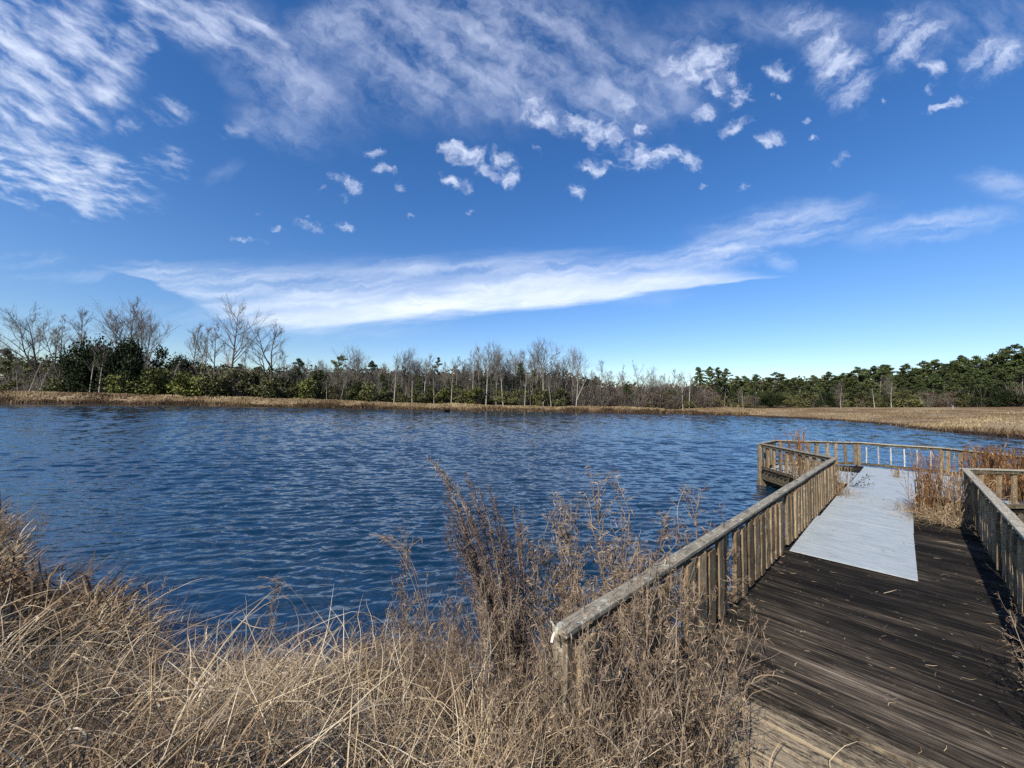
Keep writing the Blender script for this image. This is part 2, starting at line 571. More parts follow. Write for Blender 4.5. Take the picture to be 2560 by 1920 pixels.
RH = .86
PICK = [stick_mesh('picket', .088, .038, RH - .14, M_picket, chip=.008 + .002 * i) for i in range(3)]
THIN = stick_mesh('thin picket', .034, .034, RH - .14, M_pale)
POST = stick_mesh('post', .102, .102, RH + .55, M_post, chip=.003)
WIDE = [stick_mesh('picket', .135, .04, RH - .14, M_picket, chip=.004 + .002 * i) for i in range(3)]


def railing(label, a, bpt, spacing=.3, posts=(0, 1), thin=False, skip=(), capw=.102, cap0=0.0, inside=1, first=.16, gaps=0.0, kinds=None):
    """one straight run; inside = +1 when the deck lies to the right of a->b"""
    r = empty('railing', (0, 0, 0), 0, pier)
    if label: r['label'] = label
    a = np.array(a, float); bb = np.array(bpt, float)
    L = np.hypot(*(bb - a)); e = (bb - a) / L
    nin = np.array([-e[1], e[0]]) * inside          # towards larger n when e = +s
    th = math.atan2(-e[1], e[0])
    ci = nin * (capw / 2 - .045)
    board('top_rail', a - e * .06 + ci, bb + e * .03 + ci, capw, .03, RH, M_rail, r, cap0, .004, max(5, int(L * 2.2)), .012)
    board('upper_rail', a, bb, .038, .07, RH - .033, M_beam, r, cap0)
    board('bottom_rail', a, bb, .038, .085, .13, M_beam, r)
    for t in posts:
        q = a + e * L * t - nin * .03
        o = mob('post', POST, r, (q[0], -q[1], -.6), th)
        o.scale = (1, 1, (RH + .6 - .046 + cap0 * (1 - t)) / (RH + .55))
    x = first; i = 0
    while x < L - .08:
        near_post = any(abs(x - L * t) < .09 for t in posts)
        if i not in skip and not near_post and random.random() > gaps:
            q = a + e * x + nin * (.040 if not thin else .0) + e * random.uniform(-.012, .012)
            o = mob('picket', THIN if thin else random.choice(kinds or PICK), r, (q[0], -q[1], .045 + random.uniform(-.02, .02) if not thin else .13), th + random.uniform(-.05, .05))
            o.rotation_euler = (random.uniform(-.012, .012), random.uniform(-.02, .02), o.rotation_euler[2])
            if thin: o.scale = (1, 1, .83)
        x += spacing * random.uniform(.94, 1.06); i += 1
    return r


railing('long railing on the water side of the walkway, half buried in dry weeds at its bank end', (0, 0), (10.5, .05), .245, (0.005, .25, .48, .72, .985), skip=(1, 2, 5), kinds=WIDE)
railing('railing opposite the long one with a warped lichen-covered cap', (10.72, W_ + .02), (1.6, W_ + .06), .245, (0.012, .26, .5, .75))
P = OCT
railing('slanting railing at the left entrance of the platform', P[0], P[1], .30, (.98,))
railing(None, P[1], P[2], .28, (.98,))
railing('far railing whose pickets stand against open water', P[2], P[3], .31, (.5, .985))
railing('railing at the tip of the platform with thin pale pickets', P[3], P[4], .31, (.985,), thin=True)
railing(None, P[4], P[5], .34, (.5, .98))
railing(None, P[5], P[6], .3, (.98,))
railing('railing at the right entrance of the platform with a tan straight cap', P[6], P[7], .36, (.5, .98))

# --- beams and pilings under the deck
edges = [((-.7, -.03), (10.55, .02)), ((-.7, W_ + .03), (10.7, W_ + .08))] + list(zip(P, P[1:] + P[:1]))[:-1]
for a, q in edges:
    board('edge_beam', a, q, .045, .24, -.045, M_beam, pier)
for sx3 in (2.5, 5.2, 7.9, 10.5):
    board('cross_beam', (sx3, -.1), (sx3, W_ + .1), .05, .2, -.29, M_beam, pier)
for sx3 in (13.0, 14.9):
    board('cross_beam', (sx3, -2.2), (sx3, 4.3), .05, .2, -.29, M_beam, pier)
PIL = []
a8 = np.arange(10) * 2 * math.pi / 10
zz = np.array([-1.2, -.6, -.2, -.04])
Vp = np.array([(math.cos(t) * .11 * (1 + .05 * math.sin(3 * t + z * 5)), math.sin(t) * .11, z) for z in zz for t in a8])
Fp = np.array([(q * 10 + i, q * 10 + (i + 1) % 10, q * 10 + 10 + (i + 1) % 10, q * 10 + 10 + i) for q in range(3) for i in range(10)])
me_pil = np_mesh('piling', Vp, Fp, M_beam, {'rnd': np.full(len(Vp), .4)}, smooth=True)
for (sx3, nx3) in [(2.5, .1), (5.2, .1), (7.9, .1), (2.5, 2.0), (5.2, 2.0), (7.9, 2.0)] + [(x * .985 + .2, n * .97 + .03) for x, n in P]:
    mob('piling', me_pil, pier, (sx3, -nx3, 0))

# ------------------------------------------------------------------ pale sheets laid on the planks
M_sheet, b, p = mat('pale sheet', .55, .3)
tc = b.n('ShaderNodeTexCoord'); oi = b.n('ShaderNodeObjectInfo')
ob = b.v('ADD', tc.outputs['Object'], b.comb(b.m('MULTIPLY', oi.outputs['Random'], 20.0), 0.0, 0.0))
s1 = b.noise(b.map(ob, scale=(5, 1.2, 1)), 1.5, 6, .65)
s2 = b.noise(b.map(ob, scale=(16, 5, 1)), 1.0, 5, .7)
col = b.ramp(s1, [(.3, (.265, .30, .31)), (.5, (.36, .40, .41)), (.72, (.44, .48, .49))])
col = b.mix(b.m('MULTIPLY', b.sstep(b.m('MULTIPLY', s2, b.m('ADD', s1, .5)), .52, .68), .6), col, (.26, .29, .31))
b.put(p.inputs['Base Color'], col)


def sheet(s0, s1, n0, n1, z, label, th=.012, rot=0.0, clip=False):
    pts = [(s0, n0), (s1, n0), (s1, n1), (s0, n1)]
    if clip:
        pts = []
        for sv in np.linspace(s0, s1, 8):
            pts.append((sv, max(n0, oct_range(sv)[0] + .22)))
        for sv in np.linspace(s1, s0, 8):
            pts.append((sv, min(n1, oct_range(sv)[1] - .22)))
    c = np.mean(pts, 0)
    k = len(pts)
    me = bpy.data.meshes.new('sheet')
    V = [(q[0] - c[0], -(q[1] - c[1]), 0) for q in pts] + [(q[0] - c[0], -(q[1] - c[1]), th) for q in pts]
    F = [tuple(range(k)), tuple(range(2 * k - 1, k - 1, -1))] + [((i + 1) % k, i, k + i, k + (i + 1) % k) for i in range(k)]
    me.from_pydata(V, [], F); me.materials.append(M_sheet); me.validate(); me.update()
    w = pier_w(*c, z)
    o = mob('floor_sheet', me, None, tuple(w), PA + rot)
    tag(o, label, 'floor sheet', 'pale sheets laid over the pier')
    return o


sheet(5.06, 7.6, .1, 1.37, .020, 'pale sheet nearest the bank, its long edge bare against the dark planks', rot=.012)
sheet(7.628, 10.0, .13, 1.36, .021, 'second pale sheet out from the bank, red-brown grass leaning over its edge')
sheet(10.028, 12.5, .16, 1.40, .022, 'third pale sheet from the bank, a black-leaved seedling at its corner')
sheet(12.528, 14.65, .18, 1.40, .021, 'pale sheet on the platform with a small dry tuft at its far end')
sheet(14.675, 16.55, .2, 1.9, .020, 'outermost pale sheet under the thin pale pickets', clip=True)
sheet(11.6, 14.3, 1.42, 3.9, .019, 'broad pale sheet behind the red-brown grass on the platform', clip=True)
sheet(14.31, 16.3, 1.93, 3.9, .020, 'pale sheet in the far right corner of the platform', clip=True)
sheet(12.2, 14.6, -1.9, .16, .019, 'pale sheet in the left wing of the platform, seen between the pickets', clip=True)
# ------------------------------------------------------------------ trees
M_bark = veg('grey bark', [(0, (.10, .085, .07)), (.5, (.165, .145, .12)), (1, (.23, .205, .175))], .9, .1, .2)
M_palebark = veg('pale bark', [(0, (.34, .305, .26)), (1, (.52, .475, .41))], .9, .1, .15)
M_darkbark = veg('dark bark', [(0, (.045, .038, .032)), (1, (.095, .08, .066))], .9, .1, .2)
M_twig = veg('bare twigs', [(0, (.10, .086, .073)), (.6, (.175, .155, .135)), (1, (.25, .225, .195))], .9, .1, .25)
M_pine = veg('pine needles', [(0, (.024, .038, .011)), (.5, (.052, .07, .02)), (.85, (.088, .105, .032)), (1, (.12, .125, .045))], .7, .3, .28)
M_ever = veg('dark evergreen leaves', [(0, (.010, .016, .006)), (.6, (.021, .031, .011)), (1, (.042, .054, .02))], .8, .12, .15)
M_olive = veg('olive shrub leaves', [(0, (.05, .06, .012)), (.5, (.105, .115, .024)), (1, (.165, .17, .042))], .7, .25, .28)
M_mid = veg('dull green leaves', [(0, (.036, .04, .013)), (.5, (.076, .08, .026)), (1, (.135, .13, .048))], .7, .25, .3)
M_brown = veg('brown brush', [(0, (.06, .042, .028)), (.5, (.11, .08, .055)), (1, (.18, .135, .095))], .85, .15, .28)


def grow_tree(seed, crown0=.35, spread=.22, n1=16, n2=7, n3=6, up=.75, crook=.03, r0=.011, lean=0.0, fork=0, limbs_trunk=True, tw=.0008, droop=0.0):
    r = np.random.RandomState(seed)
    trunks, limbs, twigs = [], [], []

    def line(p, d, L, ra, rb, S, wob, upb):
        P = [p]; d = d / np.linalg.norm(d)
        for i in range(S - 1):
            d = d + r.normal(size=3) * wob + np.array([0, 0, upb])
            d = d / np.linalg.norm(d)
            P.append(P[-1] + d * L / (S - 1))
        return np.array(P), np.linspace(ra, rb, S)

    def at(P, t):
        x = t * (len(P) - 1); i = min(int(x), len(P) - 2)
        return P[i] + (P[i + 1] - P[i]) * (x - i), nrm(P[i + 1] - P[i])

    def side_dir(d, ang):
        q = r.normal(size=3); q -= d * (q @ d); q /= np.linalg.norm(q)
        return d * math.cos(ang) + q * math.sin(ang)

    tr = line(np.zeros(3), np.array([lean, r.normal() * .03, 1.0]), 1.0, r0, tw * 1.6, 9, crook, .04)
    # make the trunk end at height 1
    tr[0][:, :] *= 1.0 / tr[0][-1, 2]
    trunks.append(tr)
    stems = [tr]
    for f in range(fork):
        p, d = at(tr[0], r.uniform(.18, .45))
        t2 = line(p, side_dir(d, r.uniform(.3, .55)) + np.array([0, 0, .3]), (1 - p[2]) * r.uniform(.75, .98), r0 * .65, tw * 1.5, 8, crook * 1.4, .07)
        trunks.append(t2); stems.append(t2)
    for st in stems:
        for i in range(n1 if st is tr else int(n1 * .6)):
            t = crown0 + (1 - crown0) * (i + r.uniform(0, 1)) / (n1 if st is tr else n1 * .6)
            t = min(t, .98)
            p, d = at(st[0], t)
            k = (1 - t) / (1 - crown0)
            L1 = spread * (.32 + .85 * k ** .7) * r.uniform(.6, 1.25)
            l1 = line(p, side_dir(d, r.uniform(.5, .95)), L1, r0 * (.14 + .26 * k), tw * 1.3, 6, .09 + crook, up * .2 - droop)
            limbs.append(l1)
            for j in range(n2):
                p2, d2 = at(l1[0], r.uniform(.15, 1))
                l2 = line(p2, side_dir(d2, r.uniform(.35, .8)), L1 * r.uniform(.3, .65), tw * 1.6, tw, 5, .16, up * .12 - droop)
                twigs.append(l2)
                for q in range(n3):
                    p3, d3 = at(l2[0], r.uniform(.15, 1))
                    twigs.append(line(p3, side_dir(d3, r.uniform(.35, .8)), L1 * r.uniform(.14, .36), tw * .9, tw * .5, 5, .1, up * .08 - droop))
    return trunks, limbs, twigs


def lines_mesh(name, groups, m, k=4):
    g = Geo()
    for ls, kk in groups:
        by = {}
        for P, R in ls: by.setdefault(len(P), []).append((P, R))
        for S, q in by.items():
            P = np.array([x[0] for x in q]); R = np.array([x[1] for x in q])
            V, F, per = tubes(P, R, kk)
            g.add(V, F, np.repeat(rng.random(len(q)), per))
    return g.mesh(name, m, smooth=True)


def bare_proto(seed, bark=None, **kw):
    t, l, w = grow_tree(seed, **kw)
    me_t = lines_mesh('trunk', [(t, 6)], bark or M_bark)
    me_c = lines_mesh('crown', [(l, 4), (w, 3)], M_twig)
    return me_t, me_c


BARE = {
    'slim1': bare_proto(1, crown0=.42, spread=.17, n1=17, up=.9, crook=.015),
    'slim2': bare_proto(2, crown0=.5, spread=.15, n1=15, up=.95, crook=.02, fork=1),
    'slim3': bare_proto(3, crown0=.38, spread=.2, n1=16, up=.8, crook=.03),
    'palea': bare_proto(4, M_palebark, crown0=.45, spread=.18, n1=15, up=.8, crook=.025, r0=.0125),
    'paleb': bare_proto(5, M_palebark, crown0=.4, spread=.2, n1=14, up=.8, crook=.035, r0=.011, fork=1, lean=.08),
    'round': bare_proto(6, crown0=.3, spread=.34, n1=20, n2=7, up=.95, crook=.02, fork=2, r0=.013),
    'wide': bare_proto(7, M_darkbark, crown0=.22, spread=.36, n1=18, n2=7, up=.55, crook=.04, r0=.016, fork=1),
    'big': bare_proto(18, M_darkbark, crown0=.3, spread=.36, n1=19, n2=8, n3=7, up=.5, crook=.012, r0=.017),
    'crook': bare_proto(9, M_darkbark, crown0=.42, spread=.28, n1=11, n2=7, up=.6, crook=.1, r0=.015, fork=2),
    'lean': bare_proto(10, crown0=.35, spread=.26, n1=13, up=.7, crook=.05, lean=-.45, r0=.014),
    'leanr': bare_proto(12, M_palebark, crown0=.3, spread=.24, n1=12, up=.7, crook=.05, lean=.5, r0=.012),
    'grey': bare_proto(13, M_palebark, crown0=.15, spread=.42, n1=18, n2=7, n3=6, up=.35, crook=.05, r0=.014),
}


def pine_proto(seed, crown0, width, nclump, qn, cone=False, dense=1.0, flat=False):
    r = np.random.RandomState(seed)
    P = np.zeros((8, 3)); P[:, 2] = np.linspace(0, .985, 8)
    P[1:, :2] = np.cumsum(r.normal(size=(7, 2)) * .008, 0)
    tr = (P, np.linspace(.0125, .003, 8))
    limbs = []; C = []; S_ = []; RR = []
    for i in range(nclump):
        t = crown0 + (1 - crown0) * (i + r.rand()) / nclump
        k = (t - crown0) / (1 - crown0)
        if cone: ext = width * (1.02 - k) * r.uniform(.5, 1.1)
        elif flat: ext = width * math.sqrt(max(.05, 1 - (1.6 * abs(k - .72)) ** 2)) * r.uniform(.2, 1.1)
        else: ext = width * (math.sin(math.pi * min(1, .16 + k * .84)) ** .7) * r.uniform(.3, 1.15)
        a = r.uniform(0, 2 * math.pi)
        x = np.interp(t, np.linspace(0, .985, 8), P[:, 0]); y = np.interp(t, np.linspace(0, .985, 8), P[:, 1])
        base = np.array([x, y, t - ext * .35])
        tip = np.array([x + math.cos(a) * ext, y + math.sin(a) * ext, t + r.uniform(-.02, .03)])
        mid = (base + tip) / 2 + np.array([0, 0, -.01])
        limbs.append((np.array([base, mid, tip]), np.array([.004, .003, .0015])))
        rc = r.uniform(.035, .07) * (width / .2) ** .5
        n = int(qn * r.uniform(.7, 1.3))
        d = r.normal(size=(n, 3)); d = d / np.linalg.norm(d, axis=1, keepdims=True) * (r.rand(n, 1) ** .5)
        c = tip + d * np.array([rc, rc, rc * .55])
        # some needles back along the limb
        nb = n // 3
        c[:nb] = base + (tip - base) * r.uniform(.45, 1, (nb, 1)) + d[:nb] * rc * .45
        C.append(c); S_.append(np.full(n, 1.0) * r.uniform(.012, .02, n))
        RR.append(np.clip(r.uniform(.15, .75) + r.normal(size=n) * .14, 0, 1))
    C = np.concatenate(C); S_ = np.concatenate(S_); RR = np.concatenate(RR)
    V, F = quads(C, S_)
    me_t = lines_mesh('trunk', [([tr], 6), (limbs, 3)], M_bark)
    me_c = np_mesh('crown', V, F, M_pine, {'rnd': np.repeat(RR, 4)})
    return me_t, me_c


PINE = {
    'umb': pine_proto(31, .55, .23, 26, 60, flat=True),
    'tall1': pine_proto(32, .48, .18, 44, 62),
    'tall2': pine_proto(33, .4, .17, 48, 62),
    'tall3': pine_proto(34, .52, .2, 44, 62),
    'full1': pine_proto(35, .24, .23, 74, 60),
    'full2': pine_proto(36, .18, .26, 80, 60),
    'cone': pine_proto(37, .16, .26, 60, 60, cone=True),
    'thin': pine_proto(38, .45, .1, 24, 36),
}


def shrub_proto(seed, m, n=1300, w=.55, lumps=13, leaf=.04, twiggy=.0, stem_m=None):
    r = np.random.RandomState(seed)
    C = []; RR = []
    for i in range(lumps):
        a = r.uniform(0, 2 * math.pi); q = r.rand() ** .5 * w * .75
        z = r.uniform(.12, .86) * (1 - .35 * (q / w) ** 2)
        rc = r.uniform(.14, .26) * (1.1 - .5 * z)
        k = n // lumps
        d = r.normal(size=(k, 3)); d = d / np.linalg.norm(d, axis=1, keepdims=True) * (r.rand(k, 1) ** .42)
        d += r.normal(size=(k, 3)) * .12
        C.append(np.array([math.cos(a) * q, math.sin(a) * q, z]) + d * np.array([rc * 1.1, rc * 1.1, rc * .9]))
        RR.append(np.clip(r.uniform(.2, .8) + r.normal(size=k) * .15, 0, 1))
    C = np.concatenate(C); RR = np.concatenate(RR)
    ok = C[:, 2] > -.03
    C = C[ok]; RR = RR[ok]
    V, F = quads(C, leaf * r.uniform(.6, 1.3, len(C)))
    me_f = np_mesh('foliage', V, F, m, {'rnd': np.repeat(RR, 4)})
    ls = []
    for i in range(int(10 + 90 * twiggy)):
        a = r.uniform(0, 2 * math.pi); q = r.uniform(.2, 1) * w
        top = np.array([math.cos(a) * q, math.sin(a) * q, r.uniform(.55, 1.02) * (1 - .25 * (q / w) ** 2)])
        b0 = np.array([math.cos(a) * q * .2, math.sin(a) * q * .2, -.02])
        mid = (b0 + top) / 2 + r.normal(size=3) * .05
        ls.append((np.array([b0, mid, top]), np.array([.007, .005, .002])))
    me_s = lines_mesh('stem', [(ls, 3)], stem_m or M_bark)
    return me_f, me_s


SHRUB = {
    'olive1': shrub_proto(51, M_olive, 1900), 'olive2': shrub_proto(52, M_olive, 1600, .48, 9),
    'mid1': shrub_proto(53, M_mid, 1700, twiggy=.3), 'mid2': shrub_proto(54, M_mid, 1500, .45, 9, twiggy=.4),
    'brown1': shrub_proto(55, M_brown, 800, .6, 12, .022, 1.0, M_twig), 'brown2': shrub_proto(56, M_brown, 700, .5, 10, .022, 1.2, M_twig),
    'ever1': shrub_proto(57, M_ever, 9000, .66, 34, .023), 'ever2': shrub_proto(58, M_ever, 8000, .62, 30, .023),
}


def spot(px, ytop, depth):
    d = ray(px, 1005)
    x = d[0] / d[1] * depth
    z0 = gz(x, depth)
    return x, z0, at_y(px, ytop, depth)[2] - z0


def plant(name, meshes, parts, px, ytop, depth, label, cat, group, wide=1.0, sink=.15, rz=None):
    x, z0, h = spot(px, ytop, depth)
    h = max(h, .6) + sink
    if name in ('shrub', 'evergreen_tree'): h *= 1.1
    r = empty(name, (x, depth, z0 - sink), rng.uniform(0, 6.28) if rz is None else rz)
    r.scale = (h * wide, h * wide, h)
    if name in ('bare_tree', 'pine_tree'):
        r.rotation_euler = (rng.normal() * .022, rng.normal() * .022, r.rotation_euler[2])
    tag(r, label, cat, group)
    for me, pn in zip(meshes, parts):
        mob(pn, me, r)
    return r


ORD = ['first', 'second', 'third', 'fourth', 'fifth', 'sixth', 'seventh', 'eighth', 'ninth', 'tenth', 'eleventh', 'twelfth', 'thirteenth', 'fourteenth', 'fifteenth', 'sixteenth', 'seventeenth', 'eighteenth', 'nineteenth', 'twentieth']

# bare trees: (pixel column, pixel row of the top, variant, depth, label)
bt = [
    (14, 845, 'lean', 100, 'dark bare tree with a sweeping bent limb at the left end of the far bank'),
    (46, 880, 'slim3', 97, 'small crooked pale-stemmed bare tree standing just behind the far bank, leftmost in front'),
    (98, 798, 'wide', 103, 'wide dark bare tree with a fan of limbs left of the dark evergreen dome'),
    (62, 900, 'leanr', 96, 'pale leaning trunk rising to the right, left of the dark evergreen dome'),
    (86, 915, 'leanr', 96.5, 'second, lower pale trunk leaning to the right, left of the dark evergreen dome'),
    (128, 822, 'slim1', 108, 'grey bare tree between the wide fan-limbed tree and two thin poles'),
    (148, 800, 'slim2', 104, 'thin bare tree beside the tallest thin tree left of the dark evergreen dome'),
    (180, 782, 'slim3', 105, 'tallest thin bare tree just left of the dark evergreen dome'),
    (205, 835, 'slim1', 110, 'faint bare crown rising over the left shoulder of the dark evergreen dome'),
    (285, 800, 'slim1', 112, 'bare crown above the dark evergreen dome, left of the highest one'),
    (318, 757, 'slim2', 112, 'highest bare tree of all, standing behind the dark evergreen dome'),
    (352, 800, 'round', 113, 'low rounded bare crown above the right side of the dark evergreen dome'),
    (222, 862, 'palea', 97, 'pale thin trunk in front of the left part of the dark evergreen dome'),
    (246, 866, 'palea', 95.8, 'longest pale trunk in front of the dark evergreen dome, its foot at the bank'),
    (296, 880, 'paleb', 98, 'forked pale trunk in front of the middle of the dark evergreen dome'),
    (318, 893, 'slim1', 99, 'short grey pole against the middle of the dark evergreen dome'),
    (363, 880, 'palea', 98, 'pale pole in front of the right end of the dark evergreen dome'),
    (413, 905, 'leanr', 98, 'broken pale limb slanting above the yellow-green shrubs'),
    (468, 815, 'slim1', 110, 'slim bare tree, first one right of the dark evergreen dome'),
    (503, 822, 'slim3', 110, 'twiggy bare tree next to the big dark spreading tree, on its left'),
    (536, 818, 'slim2', 106, 'thin dark slanting bare tree touching the big spreading tree'),
    (570, 779, 'big', 100, 'big dark bare tree with spreading crown above olive shrubs'),
    (606, 880, 'slim3', 108, 'low bare crown under the right limbs of the big dark spreading tree'),
    (676, 818, 'crook', 101, 'crooked forked bare tree with a dark winding trunk, right of the big spreading tree'),
    (700, 880, 'slim1', 108, 'faint bare tree right behind the crooked forked tree'),
    (655, 945, 'palea', 96, 'short pale trunk at the bank below the crooked forked tree'),
]
for i, (px, yt, kind, dep, lab) in enumerate(bt):
    plant('bare_tree', BARE[kind], ('trunk', 'crown'), px, yt, dep, lab, 'bare tree', 'bare trees behind the far bank',
          1.0, rz=(0.4 if kind in ('lean', 'leanr') else None) if kind not in ('lean', 'leanr') else 0.0)

# the long middle row
mid = [(726, 912, 'slim1'), (765, 905, 'palea'), (792, 905, 'slim3'), (816, 945, 'palea'), (852, 930, 'paleb'), (866, 925, 'palea'), (893, 890, 'round'),
       (920, 925, 'slim1'), (945, 935, 'palea'), (962, 912, 'slim3'), (985, 893, 'palea'), (1003, 905, 'slim2'), (1012, 895, 'round'), (1030, 903, 'palea'), (1044, 915, 'slim1'),
       (1060, 905, 'palea'), (1070, 892, 'slim3'), (1085, 930, 'palea'), (1112, 910, 'slim1'), (1128, 905, 'palea'), (1142, 915, 'slim3'),
       (1168, 884, 'slim2'), (1181, 893, 'palea'), (1192, 880, 'slim1'), (1200, 872, 'slim3'), (1215, 871, 'palea'), (1232, 886, 'slim2'),
       (1240, 880, 'round'), (1258, 890, 'palea'), (1272, 900, 'slim1'), (1297, 882, 'slim3'), (1312, 925, 'palea'), (1326, 905, 'slim1'), (1342, 871, 'round'), (1358, 900, 'palea'),
       (1373, 894, 'slim2'), (1378, 940, 'paleb'), (1392, 915, 'slim3')]
land = [(700, 'the crooked forked tree'), (842, 'the umbrella-topped pine'), (905, 'the round-crowned tree past the umbrella pine'), (1005, 'the broad dark evergreen crown'), (1096, 'the narrow pine'),
        (1157, 'the small dark pine'), (1298, 'the dark pointed pine'), (1340, 'the last pointed pine')]
cnt = {}
for i, (px, yt, kind) in enumerate(mid):
    lm = max([l for l in land if l[0] <= px], key=lambda l: l[0])
    cnt[lm[1]] = cnt.get(lm[1], 0) + 1
    look = {'palea': 'pale-trunked bare tree', 'paleb': 'forked pale bare tree', 'round': 'round-crowned bare tree'}.get(kind, 'slender grey bare tree')
    dep = (98.5 if kind.startswith('pale') else 101.5) + rng.uniform(0, 3 if kind.startswith('pale') else 5)
    plant('bare_tree', BARE[kind], ('trunk', 'crown'), px, yt, dep,
          f'{look}, {ORD[cnt[lm[1]] - 1]} right of {lm[1]}', 'bare tree', 'bare trees behind the far bank', rng.uniform(.85, 1.1))
for i, px in enumerate(np.linspace(705, 1400, 44)):
    px = px + rng.uniform(-9, 9)
    kind = ['slim1', 'slim3', 'round', 'slim2', 'slim1', 'palea'][int(rng.integers(0, 6))]
    plant('bare_tree', BARE[kind], ('trunk', 'crown'), px, np.interp(px, [705, 1150, 1230, 1400], [922, 905, 900, 918]) + rng.uniform(-8, 22), 103 + rng.uniform(0, 7),
          'slender grey bare tree deep in the crowded woods behind the middle of the far bank', 'bare tree', 'crowded bare trees deep in the middle woods', rng.uniform(.9, 1.25))
for px, yt, kind in [(1610, 940, 'slim1'), (1622, 948, 'slim2'), (1648, 942, 'slim3'), (1672, 944, 'slim2'), (1697, 938, 'slim1'), (1716, 944, 'slim3'), (1732, 946, 'slim1'), (1530, 930, 'slim3'), (1515, 936, 'slim1')]:
    plant('bare_tree', BARE[kind], ('trunk', 'crown'), px, yt, 112 + rng.uniform(0, 4), 'faint thin bare tree in the gap between the rounded bare crown and the tall pines', 'bare tree', 'faint thin bare trees left of the tall pines', rng.uniform(.9, 1.2))
bt2 = [
    (1432, 889, 'round', 106, 'large rounded bare crown on pale stems, right of the middle woods'),
    (1440, 915, 'paleb', 101, 'leaning white trunk below the large rounded bare crown'),
    (1500, 906, 'slim3', 108, 'bare tree with a narrow crown between the rounded crown and the twisted pair'),
    (1479, 930, 'slim1', 109, 'small faint bare tree left of the narrow-crowned one'),
    (1557, 919, 'slim2', 110, 'thin curved bare tree, left one of the twisted pair'),
    (1586, 915, 'crook', 110, 'twisted bare tree with wide crown, right one of the twisted pair'),
    (1633, 948, 'round', 116, 'low faint bare crown right of the twisted pair'),
    (1662, 938, 'slim1', 116, 'small bare tree between the low faint crown and the pale three'),
    (1688, 927, 'slim3', 116, 'tallest bare tree just left of the tall pine group'),
    (1707, 934, 'palea', 112, 'pale bare tree next to the tall pine group'),
    (1723, 938, 'palea', 113, 'pale bare tree touching the tall pine group'),
    (1740, 952, 'slim1', 118, 'bare tree half behind the tall pine group'),
    (1858, 978, 'grey', 110, 'wide grey leafless tree low in front of the pines at the field edge'),
    (2102, 962, 'grey', 103, 'grey leafless tree in front of the pines, left of the tallest grey one'),
    (2186, 968, 'palea', 104, 'pale upright dead trunk among the pines above the field'),
    (2228, 950, 'grey', 102, 'tallest grey leafless tree in front of the hill pines'),
    (2537, 940, 'grey', 96, 'grey leafless tree at the right end of the pine ridge'),
]
for px, yt, kind, dep, lab in bt2:
    plant('bare_tree', BARE[kind], ('trunk', 'crown'), px, yt, dep, lab, 'bare tree', 'bare trees behind the far bank', rng.uniform(.9, 1.05))

# pines: (px, top, variant, depth, label)
pt = [
    (842, 892, 'umb', 112, 'umbrella-topped pine rising over the middle woods'),
    (748, 900, 'full1', 112, 'ragged pine right of the crooked forked bare tree'),
    (928, 906, 'tall3', 112, 'slanting ragged pine between two round bare crowns in the middle woods'),
    (1096, 894, 'thin', 110, 'narrow pine with a small dark top above the middle woods'),
    (1157, 918, 'thin', 110, 'small dark pine beside the tall bare group'),
    (1120, 938, 'full1', 110, 'low dark pine right of the narrow pine'),
    (1298, 910, 'cone', 106, 'dark pointed pine at the right end of the middle woods'),
    (1335, 927, 'cone', 107, 'shorter pointed pine beside the dark pointed one'),
    (1468, 950, 'full1', 113, 'low pine below the large rounded bare crown'),
    (1490, 942, 'full2', 114, 'bushy pine under the narrow-crowned bare tree'),
    (4, 873, 'full2', 115, 'dark evergreen edge at the far left end of the woods'),
    (646, 918, 'tall3', 112, 'small pine between the big spreading tree and the crooked forked tree'),
    (600, 912, 'tall2', 113, 'small pine just right of the big spreading trunk'),
]
grp = [(1750, 919, 'tall1'), (1775, 920, 'tall3'), (1795, 921, 'tall2'), (1811, 924, 'tall3')]
for i, (px, yt, k) in enumerate(grp):
    pt.append((px, yt, k, 124 + 2 * (i % 2), f'{ORD[i]} from the left of the four tall pines left of the ridge'))
ridge = [(1845, 942, 'tall2', 128), (1864, 942, 'full1', 127), (1893, 937, 'full2', 126), (1920, 944, 'tall1', 127), (1939, 933, 'tall3', 125), (1958, 938, 'full1', 124),
         (1978, 946, 'tall1', 125), (2002, 947, 'full2', 122), (2039, 940, 'full1', 120), (2071, 932, 'tall3', 120), (2090, 942, 'tall2', 119), (2106, 935, 'full1', 118), (2125, 934, 'tall1', 118),
         (2147, 920, 'tall2', 116), (2169, 924, 'full1', 114), (2186, 918, 'tall3', 115), (2202, 914, 'full2', 112), (2226, 913, 'tall1', 112), (2250, 925, 'tall2', 112), (2274, 912, 'tall3', 110),
         (2294, 922, 'full1', 109), (2312, 906, 'tall3', 109), (2342, 902, 'tall2', 107), (2362, 912, 'full2', 105), (2379, 905, 'tall1', 105), (2402, 893, 'tall3', 104), (2424, 899, 'full1', 102), (2438, 894, 'tall2', 102),
         (2467, 889, 'umb', 102), (2494, 889, 'umb', 101), (2518, 881, 'full1', 99), (2544, 866, 'tall3', 98), (2566, 879, 'full2', 97), (2590, 872, 'tall2', 97)]
nR = len(ridge)
for i, (px, yt, k, dep) in enumerate(ridge):
    if i < 17: lab = f'{ORD[i]} dark pine on the field ridge, counted from the four tall pines'
    else: lab = f'{ORD[nR - 1 - i]} dark pine on the field ridge, counted from its right end'
    pt.append((px, yt, k, dep, lab))
for px, yt, kind, dep, lab in pt:
    plant('pine_tree', PINE[kind], ('trunk', 'crown'), px, yt, dep, lab, 'pine', 'pines in the woods round the pond', rng.uniform(1.05, 1.35) if px > 1830 else rng.uniform(.92, 1.12))

